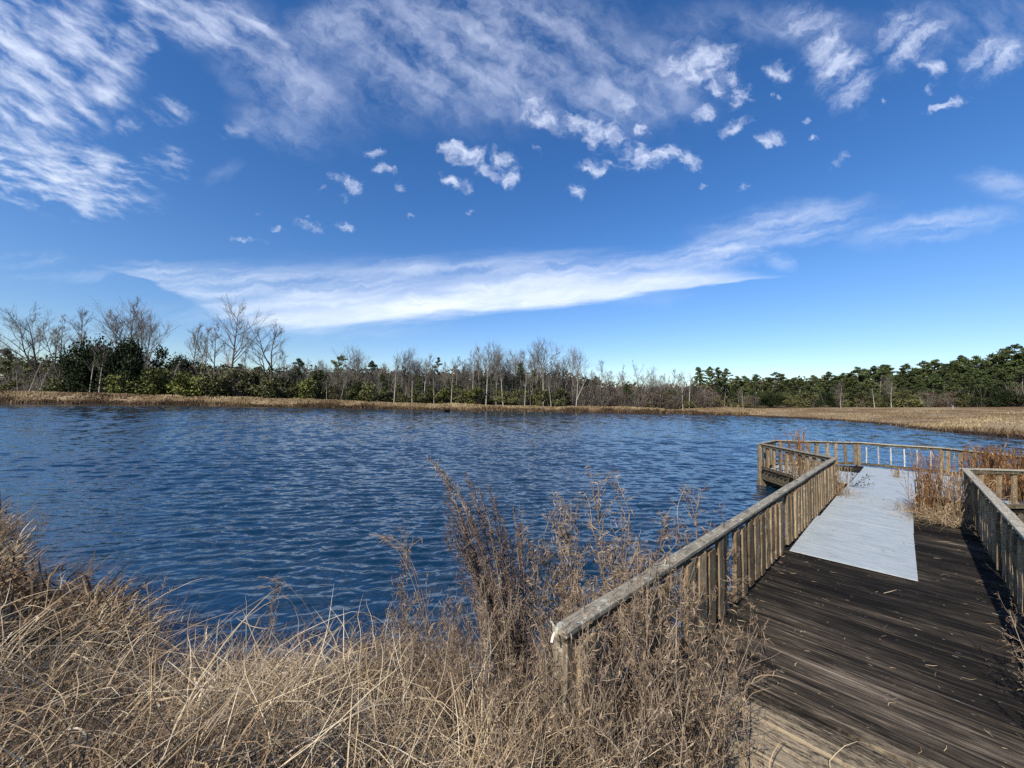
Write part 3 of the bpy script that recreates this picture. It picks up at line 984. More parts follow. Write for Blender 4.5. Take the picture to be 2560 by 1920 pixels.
# lower pines that fill the front of the ridge
lower = [(1830, 978), (1880, 975), (1925, 972), (1972, 975), (2015, 973), (2055, 968), (2085, 972), (2140, 962), (2168, 960), (2215, 960), (2262, 950), (2300, 945), (2335, 940), (2372, 938), (2412, 932), (2450, 928), (2486, 920), (2520, 925), (2560, 915)]
for i, (px, yt) in enumerate(lower):
    dep = np.interp(px, [1830, 2100, 2300, 2560], [122, 113, 103, 92]) + rng.uniform(-2, 2)
    plant('pine_tree', PINE[['full2', 'full1', 'cone'][i % 3]], ('trunk', 'crown'), px, yt, dep,
          'low bushy pine filling the front of the dark pine ridge above the tan field', 'pine', 'low pines in front of the ridge', rng.uniform(1.1, 1.4))

# low conifers mixed into the middle woods
for i, (px, yt) in enumerate([(735, 928), (775, 935), (805, 930), (872, 938), (955, 935), (1040, 936), (1075, 942), (1140, 940), (1182, 935), (1225, 945), (1262, 940), (1365, 945), (1410, 950), (1560, 962), (1610, 968), (1735, 955)]):
    plant('pine_tree', PINE[['full1', 'full2', 'cone'][i % 3]], ('trunk', 'crown'), px + rng.uniform(-6, 6), yt + rng.uniform(-8, 6), np.interp(px, [700, 1400, 1740], [102.5, 104, 116]) + rng.uniform(0, 3),
          'low dark conifer mixed among the bare trees behind the middle of the far bank', 'pine', 'low conifers in the middle woods', rng.uniform(1.0, 1.4))

# evergreens and shrubs
ev = [(216, 860, 'ever2', 100.5, 'left shoulder of the dark evergreen dome, lower than its middle'), (272, 830, 'ever1', 101, 'high middle tree of the dark evergreen dome'), (342, 845, 'ever2', 101, 'right tree of the dark evergreen dome'),
      (430, 884, 'ever2', 108, 'dark low evergreen right of the dome, left of two'), (480, 890, 'ever1', 109, 'dark low evergreen right of the dome, right of two'),
      (1005, 925, 'ever2', 110, 'broad dark evergreen crown behind the middle of the woods'), (885, 950, 'ever2', 100.5, 'dark small evergreen at the bank in the middle woods')]
for px, yt, k, dep, lab in ev:
    plant('evergreen_tree', SHRUB[k], ('crown', 'stem'), px, yt, dep, lab, 'evergreen', 'dark evergreens behind the far bank', .6 if dep < 106 and px < 400 else .62)
sh = []
for px, yt, k in [(300, 935, 'olive2'), (322, 925, 'olive1'), (350, 930, 'olive2'), (392, 908, 'olive1'), (425, 915, 'olive2'), (455, 935, 'olive1'), (500, 918, 'olive2'), (530, 930, 'olive1'), (165, 940, 'mid1'), (190, 950, 'mid2'), (130, 955, 'brown1'), (20, 948, 'mid2'), (70, 955, 'brown2'), (225, 965, 'mid1'), (262, 960, 'brown1')]:
    sh.append((px, yt, k, 98.5 + rng.uniform(-1.5, 1.5)))
for px in np.arange(545, 1400, 17):
    k = rng.choice(['mid1', 'mid2', 'olive2', 'brown1', 'brown2'], p=[.36, .3, .2, .08, .06])
    sh.append((px + rng.uniform(-8, 8), np.interp(px, [545, 700, 900, 1400], [925, 940, 962, 972]) + rng.uniform(-14, 22), k, np.interp(px, [545, 760], [99, 102]) + rng.uniform(-1.5, 3)))
for px in np.arange(1400, 1780, 15):
    k = rng.choice(['brown1', 'brown2', 'mid2'], p=[.5, .34, .16])
    sh.append((px + rng.uniform(-7, 7), 968 + rng.uniform(-8, 18), k, np.interp(px, [1400, 1780], [104, 116]) + rng.uniform(-1, 3)))
for px in np.arange(1800, 2570, 26):
    k = rng.choice(['mid1', 'mid2', 'ever2', 'brown1'])
    sh.append((px + rng.uniform(-12, 12), np.interp(px, [1800, 2560], [992, 965]) + rng.uniform(-8, 8), k, np.interp(px, [1800, 2100, 2300, 2560], [120, 110, 100, 90]) + rng.uniform(-1, 2)))
WH = {'olive1': 'yellow-green bush', 'olive2': 'yellow-green bush', 'mid1': 'dull green bush', 'mid2': 'dull green bush', 'brown1': 'leafless brown bush', 'brown2': 'leafless brown bush', 'ever2': 'dark evergreen bush'}
for px, yt, k, dep in sh:
    where = 'below and beside the dark evergreen dome' if px < 545 else 'along the foot of the woods behind the middle of the far bank' if px < 1400 else 'in the low thicket left of the pine ridge' if px < 1790 else 'at the upper edge of the tan field, under the pines'
    plant('shrub', SHRUB[k], ('foliage', 'stem'), px, yt, dep, f'{WH[k]} {where}', 'bush', f'{WH[k]}es {where}', rng.uniform(.85, 1.3))

# far-off wood behind them, one mass
n = 62000
px = rng.uniform(-60, 2640, n)
top = np.interp(px, [-60, 150, 420, 560, 700, 1000, 1400, 1560, 1740, 1850, 2100, 2300, 2560, 2640], [895, 890, 912, 914, 921, 924, 930, 960, 964, 950, 944, 926, 901, 892])
dep = np.interp(px, [-60, 1400, 1750, 1850, 2100, 2300, 2640], [106, 108, 120, 130, 124, 113, 103]) + rng.uniform(0, 9, n)
dirs = np.stack([ray(a, 1005) for a in px])
X = dirs[:, 0] / dirs[:, 1] * dep
z0 = ground_z(X, dep)
zt = EYE + (1002 + .0187 * (px - 1280) - top) / FPX * dep + (vnoise(X, dep, 4.0, 9) - .6) * 2.4 + (vnoise(X, dep, 1.3, 8) - .5) * 1.2
zt = np.maximum(zt, z0 + 1.5)
Z = z0 + (zt - z0) * rng.random(n) ** .8
bk = rng.random(n) < .42                                   # a closed, deeper layer at the back
dep = np.where(bk, dep + 6, dep)
Z = np.where(bk, z0 + (zt - z0) * rng.random(n) * .9, Z)
C = np.stack([X, dep, Z], 1)
V, F = quads(C, rng.uniform(.25, .6, n) * np.where(bk, 1.7, 1))
tone = np.clip(vnoise(X, Z * 2.2, 2.5, 12) * .8 + rng.normal(size=n) * .15, 0, 1)
brownish = (vnoise(X, dep, 7, 14) + .35 * ((px > 1380) & (px < 1760)) + rng.normal(size=n) * .12) > .8
gw = Geo(); gw.add(V, F, np.repeat(tone, 4), 0)
ms = brownish.astype(int)
P0 = []; R0 = []
nt = 3800
px2 = rng.uniform(-60, 1760, nt)
d2 = np.interp(px2, [-60, 1400, 1750], [101, 103, 117]) + rng.uniform(0, 8, nt)
dd2 = np.stack([ray(a, 1005) for a in px2]); X2 = dd2[:, 0] / dd2[:, 1] * d2
b2 = ground_z(X2, d2)
t2 = np.interp(px2, [-60, 700, 1400, 1760], [922, 925, 925, 962]) + rng.uniform(-10, 45, nt)
T2 = EYE + (1002 + .0187 * (px2 - 1280) - t2) / FPX * d2
st = b2 + (T2 - b2) * rng.uniform(0, .6, nt)
Pw = np.stack([np.stack([X2, d2, st], 1), np.stack([X2 + rng.normal(size=nt) * .5, d2, (st + T2) / 2], 1), np.stack([X2 + rng.normal(size=nt) * 1.1, d2, T2], 1)], 1)
Vt, Ft, per = tubes(Pw, np.array([[.035, .026, .012]]) * rng.uniform(.5, 1.4, (nt, 1)), 3)
gw.add(Vt, Ft, np.repeat(rng.random(nt), per), 2)
me = np_mesh('woods', np.concatenate(gw.V), np.concatenate(gw.F), [M_mid, M_brown, M_twig], {'rnd': np.concatenate(gw.R)}, np.concatenate([ms, np.full(len(Ft), 2)]))
tag(mob('woods', me), 'mass of undergrowth and thin stems filling the woods behind the far bank', 'woods', kind='stuff')
# ------------------------------------------------------------------ dry grass
M_grass = veg('dry grass blades', [(0, (.06, .036, .019)), (.28, (.165, .105, .056)), (.55, (.315, .22, .122)), (.82, (.49, .375, .23)), (1, (.68, .57, .39))], .65, .3, 0, .15)
M_curl = veg('dry weed bits', [(0, (.07, .045, .028)), (.4, (.19, .132, .085)), (.75, (.335, .25, .165)), (1, (.50, .40, .28))], .8, .2, .12, .1)
M_stalk = veg('dry weed stalks', [(0, (.085, .06, .042)), (.5, (.205, .155, .112)), (1, (.37, .30, .22))], .85, .2, .12)
M_fen = veg('dark dead plume', [(0, (.055, .037, .03)), (.5, (.16, .115, .09)), (.85, (.29, .225, .17)), (1, (.32, .28, .22))], .85, .2, 0)
M_red = veg('rust red stems', [(0, (.08, .036, .016)), (.5, (.195, .092, .036)), (.85, (.29, .16, .062)), (1, (.36, .24, .13))], .75, .25, .08)
M_tan = veg('tan broken stems', [(0, (.12, .08, .045)), (.5, (.27, .19, .11)), (1, (.43, .34, .22))], .8, .2, .08)


def on_deck(x, y, m=.1):
    a, b_ = x - PIER0[0], y - PIER0[1]
    s = a * math.cos(PA) + b_ * math.sin(PA); n = a * math.sin(PA) - b_ * math.cos(PA)
    return (s > -.6) & (n > -m) & (n < W_ + m)


def polar(n, r0, r1, a0, a1, dmin=-.3):
    r = np.exp(rng.uniform(math.log(r0), math.log(r1), n)); a = np.radians(rng.uniform(a0, a1, n))
    x, y = r * np.sin(a), r * np.cos(a)
    d = shore_dist(x, y)
    ok = (d > dmin) & ~on_deck(x, y)
    return x[ok], y[ok], d[ok]


def blades(x, y, z, L, lean, az, droop, W, S=7, kink=.12):
    """arching blades: lean = start angle off the vertical, droop = how far it bends over"""
    N = len(x)
    P = np.zeros((N, S, 3)); P[:, 0] = np.stack([x, y, z], 1)
    th = lean.copy(); a = az.copy()
    for i in range(1, S):
        d = np.stack([np.sin(th) * np.cos(a), np.sin(th) * np.sin(a), np.cos(th)], 1)
        P[:, i] = P[:, i - 1] + d * (L / (S - 1))[:, None]
        th = th + droop * (.35 + 1.3 * i / S) / (S - 1) + rng.normal(size=N) * kink * .5
        a = a + rng.normal(size=N) * kink
    lo = ground_z(P[:, :, 0].ravel(), P[:, :, 1].ravel()).reshape(N, S)
    lo = np.maximum(lo, 0.0)
    P[:, 1:, 2] = np.maximum(P[:, 1:, 2], lo[:, 1:] + .015)
    side = nrm(np.cross(np.stack([np.cos(az), np.sin(az), np.zeros(N)], 1), np.array([0, 0, 1.])) + rng.normal(size=(N, 3)) * .5)
    prof = np.interp(np.linspace(0, 1, S), [0, .3, .75, 1], [.8, 1, .7, .12])
    return strips(P, W[:, None] * prof[None, :], side)


gr = Geo()


def patchtone(x, y, n):
    return np.clip(.52 + (vnoise(x, y, .8, 21) - .5) * .55 + (vnoise(x, y, .25, 22) - .5) * .25 + rng.normal(size=n) * .2, 0, 1)


def add_layer(n, r0, r1, a0, a1, L, lean, droop, W, lift=(0, 0), tone=0.0, azb=None, kink=.12, S=7, dmin=-.3):
    x, y, d = polar(n, r0, r1, a0, a1, dmin)
    N = len(x)
    r = np.hypot(x, y)
    z = np.maximum(ground_z(x, y, d), -.02) + rng.uniform(*lift, N) - .02
    az = rng.uniform(0, 2 * math.pi, N) if azb is None else rng.normal(azb, 1.0, N)
    k = 1 + .25 * np.clip(r - 3.5, 0, 6)            # wider blades farther off, as clumped leaves
    ls = np.clip(r / 1.9, .45, 1) * (.75 + .5 * vnoise(x, y, .7, 31))
    V, F, per = blades(x, y, z, rng.uniform(*L, N) * ls, rng.uniform(*lean, N), az, rng.uniform(*droop, N), rng.uniform(*W, N) * np.minimum(k, 1.8), S, kink)
    gr.add(V, F, np.repeat(np.clip(patchtone(x, y, N) + tone, 0, 1), per))


def tussocks(nc, r0, r1, a0, a1, per_, L, droop, W, tone, spread=(.05, .16)):
    """mops of blades that spill outwards from a common root"""
    cx, cy, cd = polar(nc, r0, r1, a0, a1, -.15)
    k = len(cx)
    size = rng.uniform(.6, 1.15, k) * (.7 + .6 * vnoise(cx, cy, .9, 33)); comb = rng.uniform(0, 2 * math.pi, k); bias = rng.uniform(0, 1.1, k)
    tn = rng.normal(size=k) * .13
    idx = np.repeat(np.arange(k), per_)
    N = len(idx)
    az = rng.uniform(0, 2 * math.pi, N)
    sp = rng.uniform(*spread, N) * size[idx]
    x = cx[idx] + np.cos(az) * sp; y = cy[idx] + np.sin(az) * sp
    ok = ~on_deck(x, y, .06); x, y, az, idx = x[ok], y[ok], az[ok], idx[ok]; N = len(x)
    vx = np.cos(az) + bias[idx] * np.cos(comb[idx]); vy = np.sin(az) + bias[idx] * np.sin(comb[idx])
    az = np.arctan2(vy, vx) + rng.normal(size=N) * .35
    z = np.maximum(ground_z(x, y), -.02) - .02
    r = np.hypot(x, y); ls = np.clip(r / 1.9, .5, 1) * size[idx]
    kf = np.minimum(1 + .25 * np.clip(r - 3.5, 0, 6), 1.8)
    V, F, per = blades(x, y, z, rng.uniform(*L, N) * ls, rng.uniform(.1, 1.0, N), az, rng.uniform(*droop, N), rng.uniform(*W, N) * kf, 8, .2)
    gr.add(V, F, np.repeat(np.clip(patchtone(x, y, N) + tone + tn[idx], 0, 1), per))


tussocks(620, .95, 12, -66, 30, 36, (.3, .75), (1.0, 2.9), (.003, .007), .01)
add_layer(3500, .95, 13, -66, 30, (.3, .7), (.4, 1.25), (.8, 2.4), (.003, .006), kink=.22)
add_layer(15000, .95, 13, -66, 30, (.2, .5), (.6, 1.5), (.2, 1.5), (.0026, .0058), (.0, .22), -.12, kink=.3)
add_layer(20000, .95, 10, -64, 30, (.08, .28), (.5, 2.2), (-.9, 1.8), (.0026, .005), (.03, .40), -.3, kink=.5, S=5)
add_layer(2600, .95, 12, -66, 28, (.45, .9), (.6, 1.3), (.6, 1.9), (.0036, .0075), (0, .2), .2, kink=.14)
add_layer(900, 1.0, 8, -62, 26, (.4, .85), (1.0, 1.5), (.0, 1.0), (.0028, .0048), (.14, .42), .32, kink=.22)
add_layer(1500, 1.0, 7, -62, 28, (.08, .24), (.7, 1.9), (.4, 2.6), (.006, .0125), (.12, .4), .3, kink=.35, S=6)   # broad broken leaves
# the bank corner at the far left, seen longer and thicker
add_layer(9000, 5.2, 14, -70, -44, (.3, .62), (.1, .9), (.4, 2.0), (.006, .014), kink=.16, dmin=-.5)
add_layer(5000, 5.2, 14, -70, -42, (.15, .4), (.4, 1.8), (-.4, 1.4), (.006, .012), (.05, .4), -.25, kink=.4, S=5, dmin=-.5)
# a pale tuft spilling at the foot of the railing and one farther left
for cx, cy, nn, sp in ((.12, 1.75, 420, .16), (-.35, 1.9, 260, .2), (-1.55, 2.25, 420, .3), (.62, 1.38, 160, .12), (-2.9, 2.6, 300, .4), (.42, 1.5, 300, .16), (.78, 1.45, 260, .15), (.45, 1.22, 260, .14), (-.1, 1.45, 300, .18), (.22, 1.9, 420, .09), (.05, 1.95, 360, .1), (.4, 1.78, 300, .09), (.56, 1.62, 260, .09), (-.15, 1.85, 300, .12), (.95, 1.32, 240, .12), (.25, 1.25, 240, .16), (-.45, 1.4, 240, .2)):
    x = cx + rng.normal(size=nn) * sp; y = cy + rng.normal(size=nn) * sp * .7
    V, F, per = blades(x, y, np.maximum(ground_z(x, y), 0), rng.uniform(.45, .95, nn) * (1.3 if cy > 1.65 and cx > -.2 else 1.05 if cx > -.3 else .9), rng.uniform(.05, .7, nn), rng.uniform(0, 6.28, nn), rng.uniform(1.2, 2.6, nn), rng.uniform(.003, .0062, nn))
    gr.add(V, F, np.repeat(np.clip(.75 + rng.normal(size=nn) * .17, 0, 1), per))
me = gr.mesh('grass', M_grass)
tag(mob('grass', me), 'tangled dry straw-coloured grass covering the near bank', 'grass', kind='stuff')

# grass on the far bank and on the field, in tufts
gf = Geo()


def far_tufts(x, y, h0, h1, w0, w1, tone0):
    d = shore_dist(x, y); k = d > -.15
    x, y, d = x[k], y[k], d[k]
    N = len(x); z = ground_z(x, y, d)
    h = rng.uniform(h0, h1, N) * (.5 + vnoise(x, y, 5, 42)) * np.where(d < .8, 1.3, 1)
    P = np.zeros((N, 3, 3)); P[:, 0] = np.stack([x, y, z - .04], 1)
    P[:, 1] = P[:, 0] + np.stack([rng.normal(size=N) * .08, rng.normal(size=N) * .06, h * .6], 1)
    P[:, 2] = P[:, 1] + np.stack([rng.normal(size=N) * .2, rng.normal(size=N) * .1, h * .4], 1)
    side = nrm(np.stack([np.ones(N), rng.normal(size=N) * .5, np.zeros(N)], 1))
    V, F, per = strips(P, np.array([[1, .75, .15]]) * rng.uniform(w0, w1, (N, 1)), side)
    tone = np.clip(tone0 + (vnoise(x, y, 7, 43) - .5) * .5 + (vnoise(x, y, 2, 44) - .5) * .3 + rng.normal(size=N) * .11 - .34 * np.exp(-np.clip(d, 0, 9) / .7), 0, 1)
    gf.add(V, F, np.repeat(tone, per))


x = rng.uniform(-125, 62, 26000)
ys = np.interp(x, SHORE[:11, 0], SHORE[:11, 1])
far_tufts(x, ys + rng.uniform(-1.2, 8, 26000) ** 1.0, .2, .5, .12, .34, .5)
x = rng.uniform(-125, 62, 9000)
far_tufts(x, np.interp(x, SHORE[:11, 0], SHORE[:11, 1]) + rng.uniform(-1.5, 1.2, 9000), .25, .6, .1, .3, .42)
x = rng.uniform(-125, 62, 12000)
k = vnoise(x, x * 0, 5, 71) > .55
x = x[k]
far_tufts(x, np.interp(x, SHORE[:11, 0], SHORE[:11, 1]) + rng.uniform(-1.5, .9, len(x)), .4, .95, .1, .26, .22)
n = 52000
r = np.exp(rng.uniform(math.log(32), math.log(130), n)); a = np.radians(rng.uniform(24, 58, n))
x, y = r * np.sin(a), r * np.cos(a)
k = vnoise(x, y, 2.2, 41) * .7 + vnoise(x, y, 8, 45) * .5 + rng.normal(size=n) * .12 > .55
far_tufts(x[k], y[k], .16, .42, .05, .14, .5)
M_far = veg('far dry grass', [(0, (.05, .032, .018)), (.3, (.15, .10, .055)), (.6, (.27, .205, .115)), (1, (.40, .32, .19))], .85, .15, 0)
tag(mob('bank_grass', gf.mesh('bank grass', M_far)), 'tan dead grass along the far bank and over the rising field', 'grass', kind='stuff')


# ------------------------------------------------------------------ weeds
def weed(seed, stems=3, spread=.3, branches=13, leaf=(.02, .045), leafn=3, lean=(0, 0), bl=.2, curl=1.0):
    """height about 1; returns stem lines and leaf strips"""
    r = np.random.RandomState(seed)
    lines, LP, LW = [], [], []

    def grow(p, d, L, ra, rb, S, wob, upb):
        P = [p]; d = d / np.linalg.norm(d)
        for i in range(S - 1):
            d = d + r.normal(size=3) * wob + np.array([0, 0, upb]); d /= np.linalg.norm(d)
            P.append(P[-1] + d * L / (S - 1))
        lines.append((np.array(P), np.linspace(ra, rb, S)))
        return np.array(P)

    def leaflet(p, d):
        L = r.uniform(*leaf); S = 4
        P = [p]; d = d / np.linalg.norm(d); ax = r.normal(size=3); ax -= d * (ax @ d); ax /= np.linalg.norm(ax)
        for i in range(S - 1):
            d = d + ax * curl * .5; d /= np.linalg.norm(d)
            P.append(P[-1] + d * L / (S - 1))
        LP.append(P); LW.append(np.array([.6, 1, .8, .15]) * r.uniform(.0035, .0065))

    for s in range(stems):
        a = r.uniform(0, 6.28); q = spread * r.uniform(.1, 1)
        P = grow(np.array([r.normal() * .03, r.normal() * .03, 0]), np.array([math.cos(a) * q + lean[0], math.sin(a) * q + lean[1], 1]), r.uniform(.7, 1.0), .0046, .002, 8, .06, .02)
        for b_ in range(branches):
            t = r.uniform(.18, .98); i = min(int(t * 7), 6)
            p = P[i] + (P[i + 1] - P[i]) * (t * 7 - i); d = nrm(P[i + 1] - P[i])
            dv = d * .6 + nrm(r.normal(size=3)) * .75 + np.array([0, 0, .2])
            B = grow(p, dv, bl * r.uniform(.4, 1.2), .0022, .0014, 5, .14, .05)
            for c in range(4):
                j = r.randint(1, 5)
                C = grow(B[j - 1] + (B[j] - B[j - 1]) * r.rand(), nrm(B[j] - B[j - 1]) + r.normal(size=3) * .6, bl * r.uniform(.15, .45),   .0015, .0011, 4, .18, .03)
                for l in range(leafn):
                    leaflet(C[r.randint(1, 4)], r.normal(size=3) + np.array([0, 0, -.1]))
            for l in range(leafn):
                leaflet(B[r.randint(1, 5)], r.normal(size=3))
    me_s = lines_mesh('stem', [(lines, 3)], M_stalk)
    LP = np.array(LP); LW = np.array(LW); N = len(LP)
    V, F, per = strips(LP, LW, nrm(r.normal(size=(N, 3))))
    me_l = np_mesh('leaves', V, F, M_curl, {'rnd': np.repeat(np.clip(r.normal(.5, .2, N), 0, 1), per)})
    return me_s, me_l


WEED = [weed(61, 2, .22, 15), weed(62, 3, .3, 13), weed(63, 1, .12, 18, bl=.17), weed(64, 4, .45, 12), weed(65, 2, .35, 14, lean=(.2, -.1))]
THICK = [weed(71, 7, 1.0, 13, (.025, .055), 4, bl=.26), weed(72, 8, 1.3, 12, (.025, .06), 4, bl=.28), weed(73, 6, .8, 14, (.03, .06), 4, bl=.25)]


def put_weed(pr, x, y, z, h, label, group=None, rz=None, wide=1.0, name='dry_weed'):
    o = empty(name, (x, y, z), rng.uniform(0, 6.28) if rz is None else rz)
    o.scale = (h * wide, h * wide, h)
    tag(o, label, 'weed', group)
    mob('stem', pr[0], o); mob('leaves', pr[1], o)


def weed_px(pr, px, ytop, depth, label, group=None, wide=1.0, name='dry_weed'):
    d = ray(px, 1300)
    x = d[0] / d[1] * depth
    z = max(gz(x, depth), -.12)
    put_weed(pr, x, depth, z, (at_y(px, ytop, depth)[2] - z) * 1.08, label, group, None, wide, name)


tall = [(1432, 1195, 3.6, 2, 'tall single-stemmed dry weed, first to the right of the dark plume plant'), (1545, 1225, 3.7, 0, 'dry twiggy weed with a dark straight stem left of the middle of the railing end'),
        (1500, 1330, 3.3, 1, 'shorter pale twiggy weed between the two straight dark-stemmed weeds'), (1640, 1205, 4.0, 2, 'tallest dry weed over the near railing, forked high up against the water'),
        (1600, 1330, 3.5, 4, 'leaning twiggy weed in front of the tallest one by the railing'), (1715, 1255, 4.1, 0, 'dry weed whose thin tips cross the water right of the tallest weed'),
        (1385, 1290, 3.7, 0, 'thin open weed close to the right side of the dark plume plant'), (1460, 1280, 3.9, 3, 'bushy pale weed close behind the tall single-stemmed one'), (1580, 1270, 4.0, 3, 'bushy pale weed between the dark straight stem and the forked tallest weed'), (1670, 1300, 4.2, 3, 'bushy pale weed just right of the forked tallest weed'), (1520, 1400, 3.4, 4, 'leaning pale weed in front, close to the railing cap'), (1765, 1330, 4.1, 1, 'last twiggy weed to the right, its tips over the railing cap'),
        (1480, 1420, 3.0, 3, 'bushy low weed beside the end post of the long railing'), (1350, 1440, 3.2, 4, 'bushy weed between the plume plant and the railing end post')]
for px, yt, dep, v, lab in tall:
    weed_px(WEED[v], px, yt, dep, lab, 'twiggy dry weeds at the bank end of the long railing')
thick = [(1620, 1450, 2.75), (1700, 1440, 2.95), (1560, 1520, 2.45), (1770, 1470, 2.95), (1480, 1560, 2.3), (1680, 1560, 2.3), (1700, 1580, 2.4), (1300, 1500, 2.7), (1220, 1500, 2.9), (1130, 1510, 3.0), (1050, 1480, 3.2), (1390, 1580, 2.4), (960, 1560, 3.0), (1600, 1640, 2.0), (1240, 1590, 2.35), (1100, 1610, 2.4), (1640, 1700, 1.85), (1330, 1400, 3.3), (1420, 1440, 3.2), (1395, 1690, 2.0), (1450, 1690, 1.92), (1350, 1700, 1.95)]
for i, (px, yt, dep) in enumerate(thick):
    where = 'tangled brown weed clump in the thicket against the bank end of the long railing' if px > 1450 else 'tangled brown weed clump in the thicket round the foot of the dark plume plant'
    weed_px(THICK[i % 3], px, yt, dep, where, where.replace('clump', 'clumps'), .62, 'weed_clump')
left = [(70, 1290, 6.6, 3, 'tall dark weed clump at the left edge where the bank meets the water'), (25, 1255, 6.9, 1, 'dry weed stalks standing at the far left corner of the bank'), (200, 1400, 5.6, 3, 'low greyish weed clump on the left bank at the waterline'),
        (690, 1400, 4.0, 2, 'thin weed stalk rising over the water from the middle of the bank'), (1020, 1290, 3.9, 4, 'small dry weed leaning left of the dark plume plant')]
for px, yt, dep, v, lab in left:
    weed_px(THICK[v % 3] if dep > 5 else WEED[v], px, yt, dep, lab, None, .8 if dep > 5 else .6)

# ---- the tall dark plume plant (dead, leaning to the left)
r = np.random.RandomState(5)
lines, LP, LW, LR = [], [], [], []
BX, BY = ray(1300, 1640)[0] / ray(1300, 1640)[1] * 3.3, 3.3
BZ = max(gz(BX, BY), 0)
tips = [(1085, 1140, 3.25), (1098, 1150, 3.3), (1120, 1170, 3.3), (1145, 1225, 3.25), (1165, 1185, 3.35), (1180, 1200, 3.3), (1200, 1225, 3.3), (1222, 1215, 3.4), (1208, 1260, 3.25), (1112, 1275, 3.2), (1125, 1300, 3.25), (1150, 1290, 3.3), (1170, 1270, 3.4),
        (1240, 1270, 3.4), (1258, 1290, 3.35), (1285, 1275, 3.4), (1300, 1310, 3.4), (1265, 1340, 3.3), (1225, 1320, 3.2), (1190, 1330, 3.15), (1140, 1350, 3.2), (1320, 1350, 3.45), (1245, 1380, 3.2), (1165, 1390, 3.2), (1110, 1330, 3.3), (1205, 1290, 3.45), (1180, 1240, 3.45), (1235, 1250, 3.35)]
tips = tips + [(a_ + r.normal() * 26 + 14, b_ + 40 + abs(r.normal()) * 50, c_ + r.normal() * .08) for a_, b_, c_ in tips]
for i, (tx, ty, td) in enumerate(tips):
    T = at_y(tx, ty, td); b0 = np.array([BX + r.normal() * .05, BY + r.normal() * .05, BZ - .03])
    S = 12; t = np.linspace(0, 1, S)[:, None]
    mid_ = b0 * .5 + T * .5 + np.array([.07 + r.normal() * .02, 0, .05 + .03 * r.rand()])
    P = (1 - t) ** 2 * b0 + 2 * t * (1 - t) * mid_ + t ** 2 * T
    if i < 3: P[-3:] += np.array([[.01, 0, .01], [0, 0, .01], [-.05, 0, -.02]])
    P[1:-1] += r.normal(size=(S - 2, 3)) * .006
    lines.append((P, np.linspace(.006, .002, S)))
    nl = 230
    tt = .18 + .82 * r.rand(nl) ** .75
    for u_ in tt:
        q = u_ * (S - 1); j = min(int(q), S - 2)
        p = P[j] + (P[j + 1] - P[j]) * (q - j); d = nrm(P[j + 1] - P[j])
        dv = nrm(d * 1.0 + r.normal(size=3) * .55)
        L = r.uniform(.03, .085) * (1.0 - .3 * u_) * (1.35 if i < 4 and u_ > .75 else 1)
        ax = r.normal(size=3) * .35
        LP.append([p, p + dv * L * .5, p + nrm(dv + ax) * L]); LW.append(np.array([.9, .9, .35]) * r.uniform(.004, .008))
        LR.append(np.clip(r.normal(.38, .17) + (.42 if (i < 4 and u_ > .8) else 0), 0, 1))
fen = empty('plume_weed', (BX, BY, BZ))
tag(fen, 'tall dark dead weed leaning left with a feathery plume tip over the water', 'weed')
o = mob('stem', lines_mesh('stem', [(lines, 3)], M_fen), fen, (-BX, -BY, -BZ))
LP = np.array(LP)
V, F, per = strips(LP, np.array(LW), nrm(r.normal(size=(len(LP), 3))))
mob('leaves', np_mesh('leaves', V, F, M_fen, {'rnd': np.repeat(np.array(LR), per)}), fen, (-BX, -BY, -BZ))

# bent grass plume left of it
def bent_plume(name, base, tip, label, n=4):
    r = np.random.RandomState(int(tip[0] * 100) % 977)
    ls, lp, lw = [], [], []
    for i in range(n):
        b0 = base + r.normal(size=3) * .03; T = tip + r.normal(size=3) * np.array([.07, .05, .03])
        m_ = np.array([b0[0] * .65 + T[0] * .35, (b0[1] + T[1]) / 2, T[2] + .05])
        t = np.linspace(0, 1, 9)[:, None]
        P = (1 - t) ** 2 * b0 + 2 * t * (1 - t) * m_ + t ** 2 * T
        ls.append((P, np.linspace(.0026, .0009, 9)))
        for q in range(36):
            j = r.randint(5, 8); p = P[j] + (P[j + 1] - P[j]) * r.rand(); d = nrm(P[j + 1] - P[j])
            dv = nrm(d + r.normal(size=3) * .35 + np.array([0, 0, -.15])); L = r.uniform(.03, .09)
            lp.append([p, p + dv * L * .5, p + dv * L + np.array([0, 0, -.01])]); lw.append(np.array([.8, 1, .2]) * .0022)
    o = empty(name, tuple(base))
    tag(o, label, 'grass plume')
    mob('stem', lines_mesh('stem', [(ls, 3)], M_tan), o, tuple(-base))
    lp = np.array(lp); V, F, per = strips(lp, np.array(lw), nrm(r.normal(size=(len(lp), 3))))
    mob('leaves', np_mesh('leaves', V, F, M_tan, {'rnd': np.repeat(np.clip(r.normal(.6, .2, len(lp)), 0, 1), per)}), o, tuple(-base))


bent_plume('grass_plume', np.array([-.62, 3.45, .1]), at_y(965, 1338, 3.5), 'bent tan grass plume nodding left over the water beside the dark plume plant')
bent_plume('grass_plume', np.array([-1.5, 3.4, .15]), at_y(640, 1452, 3.5), 'small pinkish grass plume nodding over the water in the middle of the bank', 2)
bent_plume('grass_plume', np.array([-3.2, 3.55, .15]), at_y(410, 1458, 3.7), 'leaning brown grass plume at the left part of the waterline', 3)


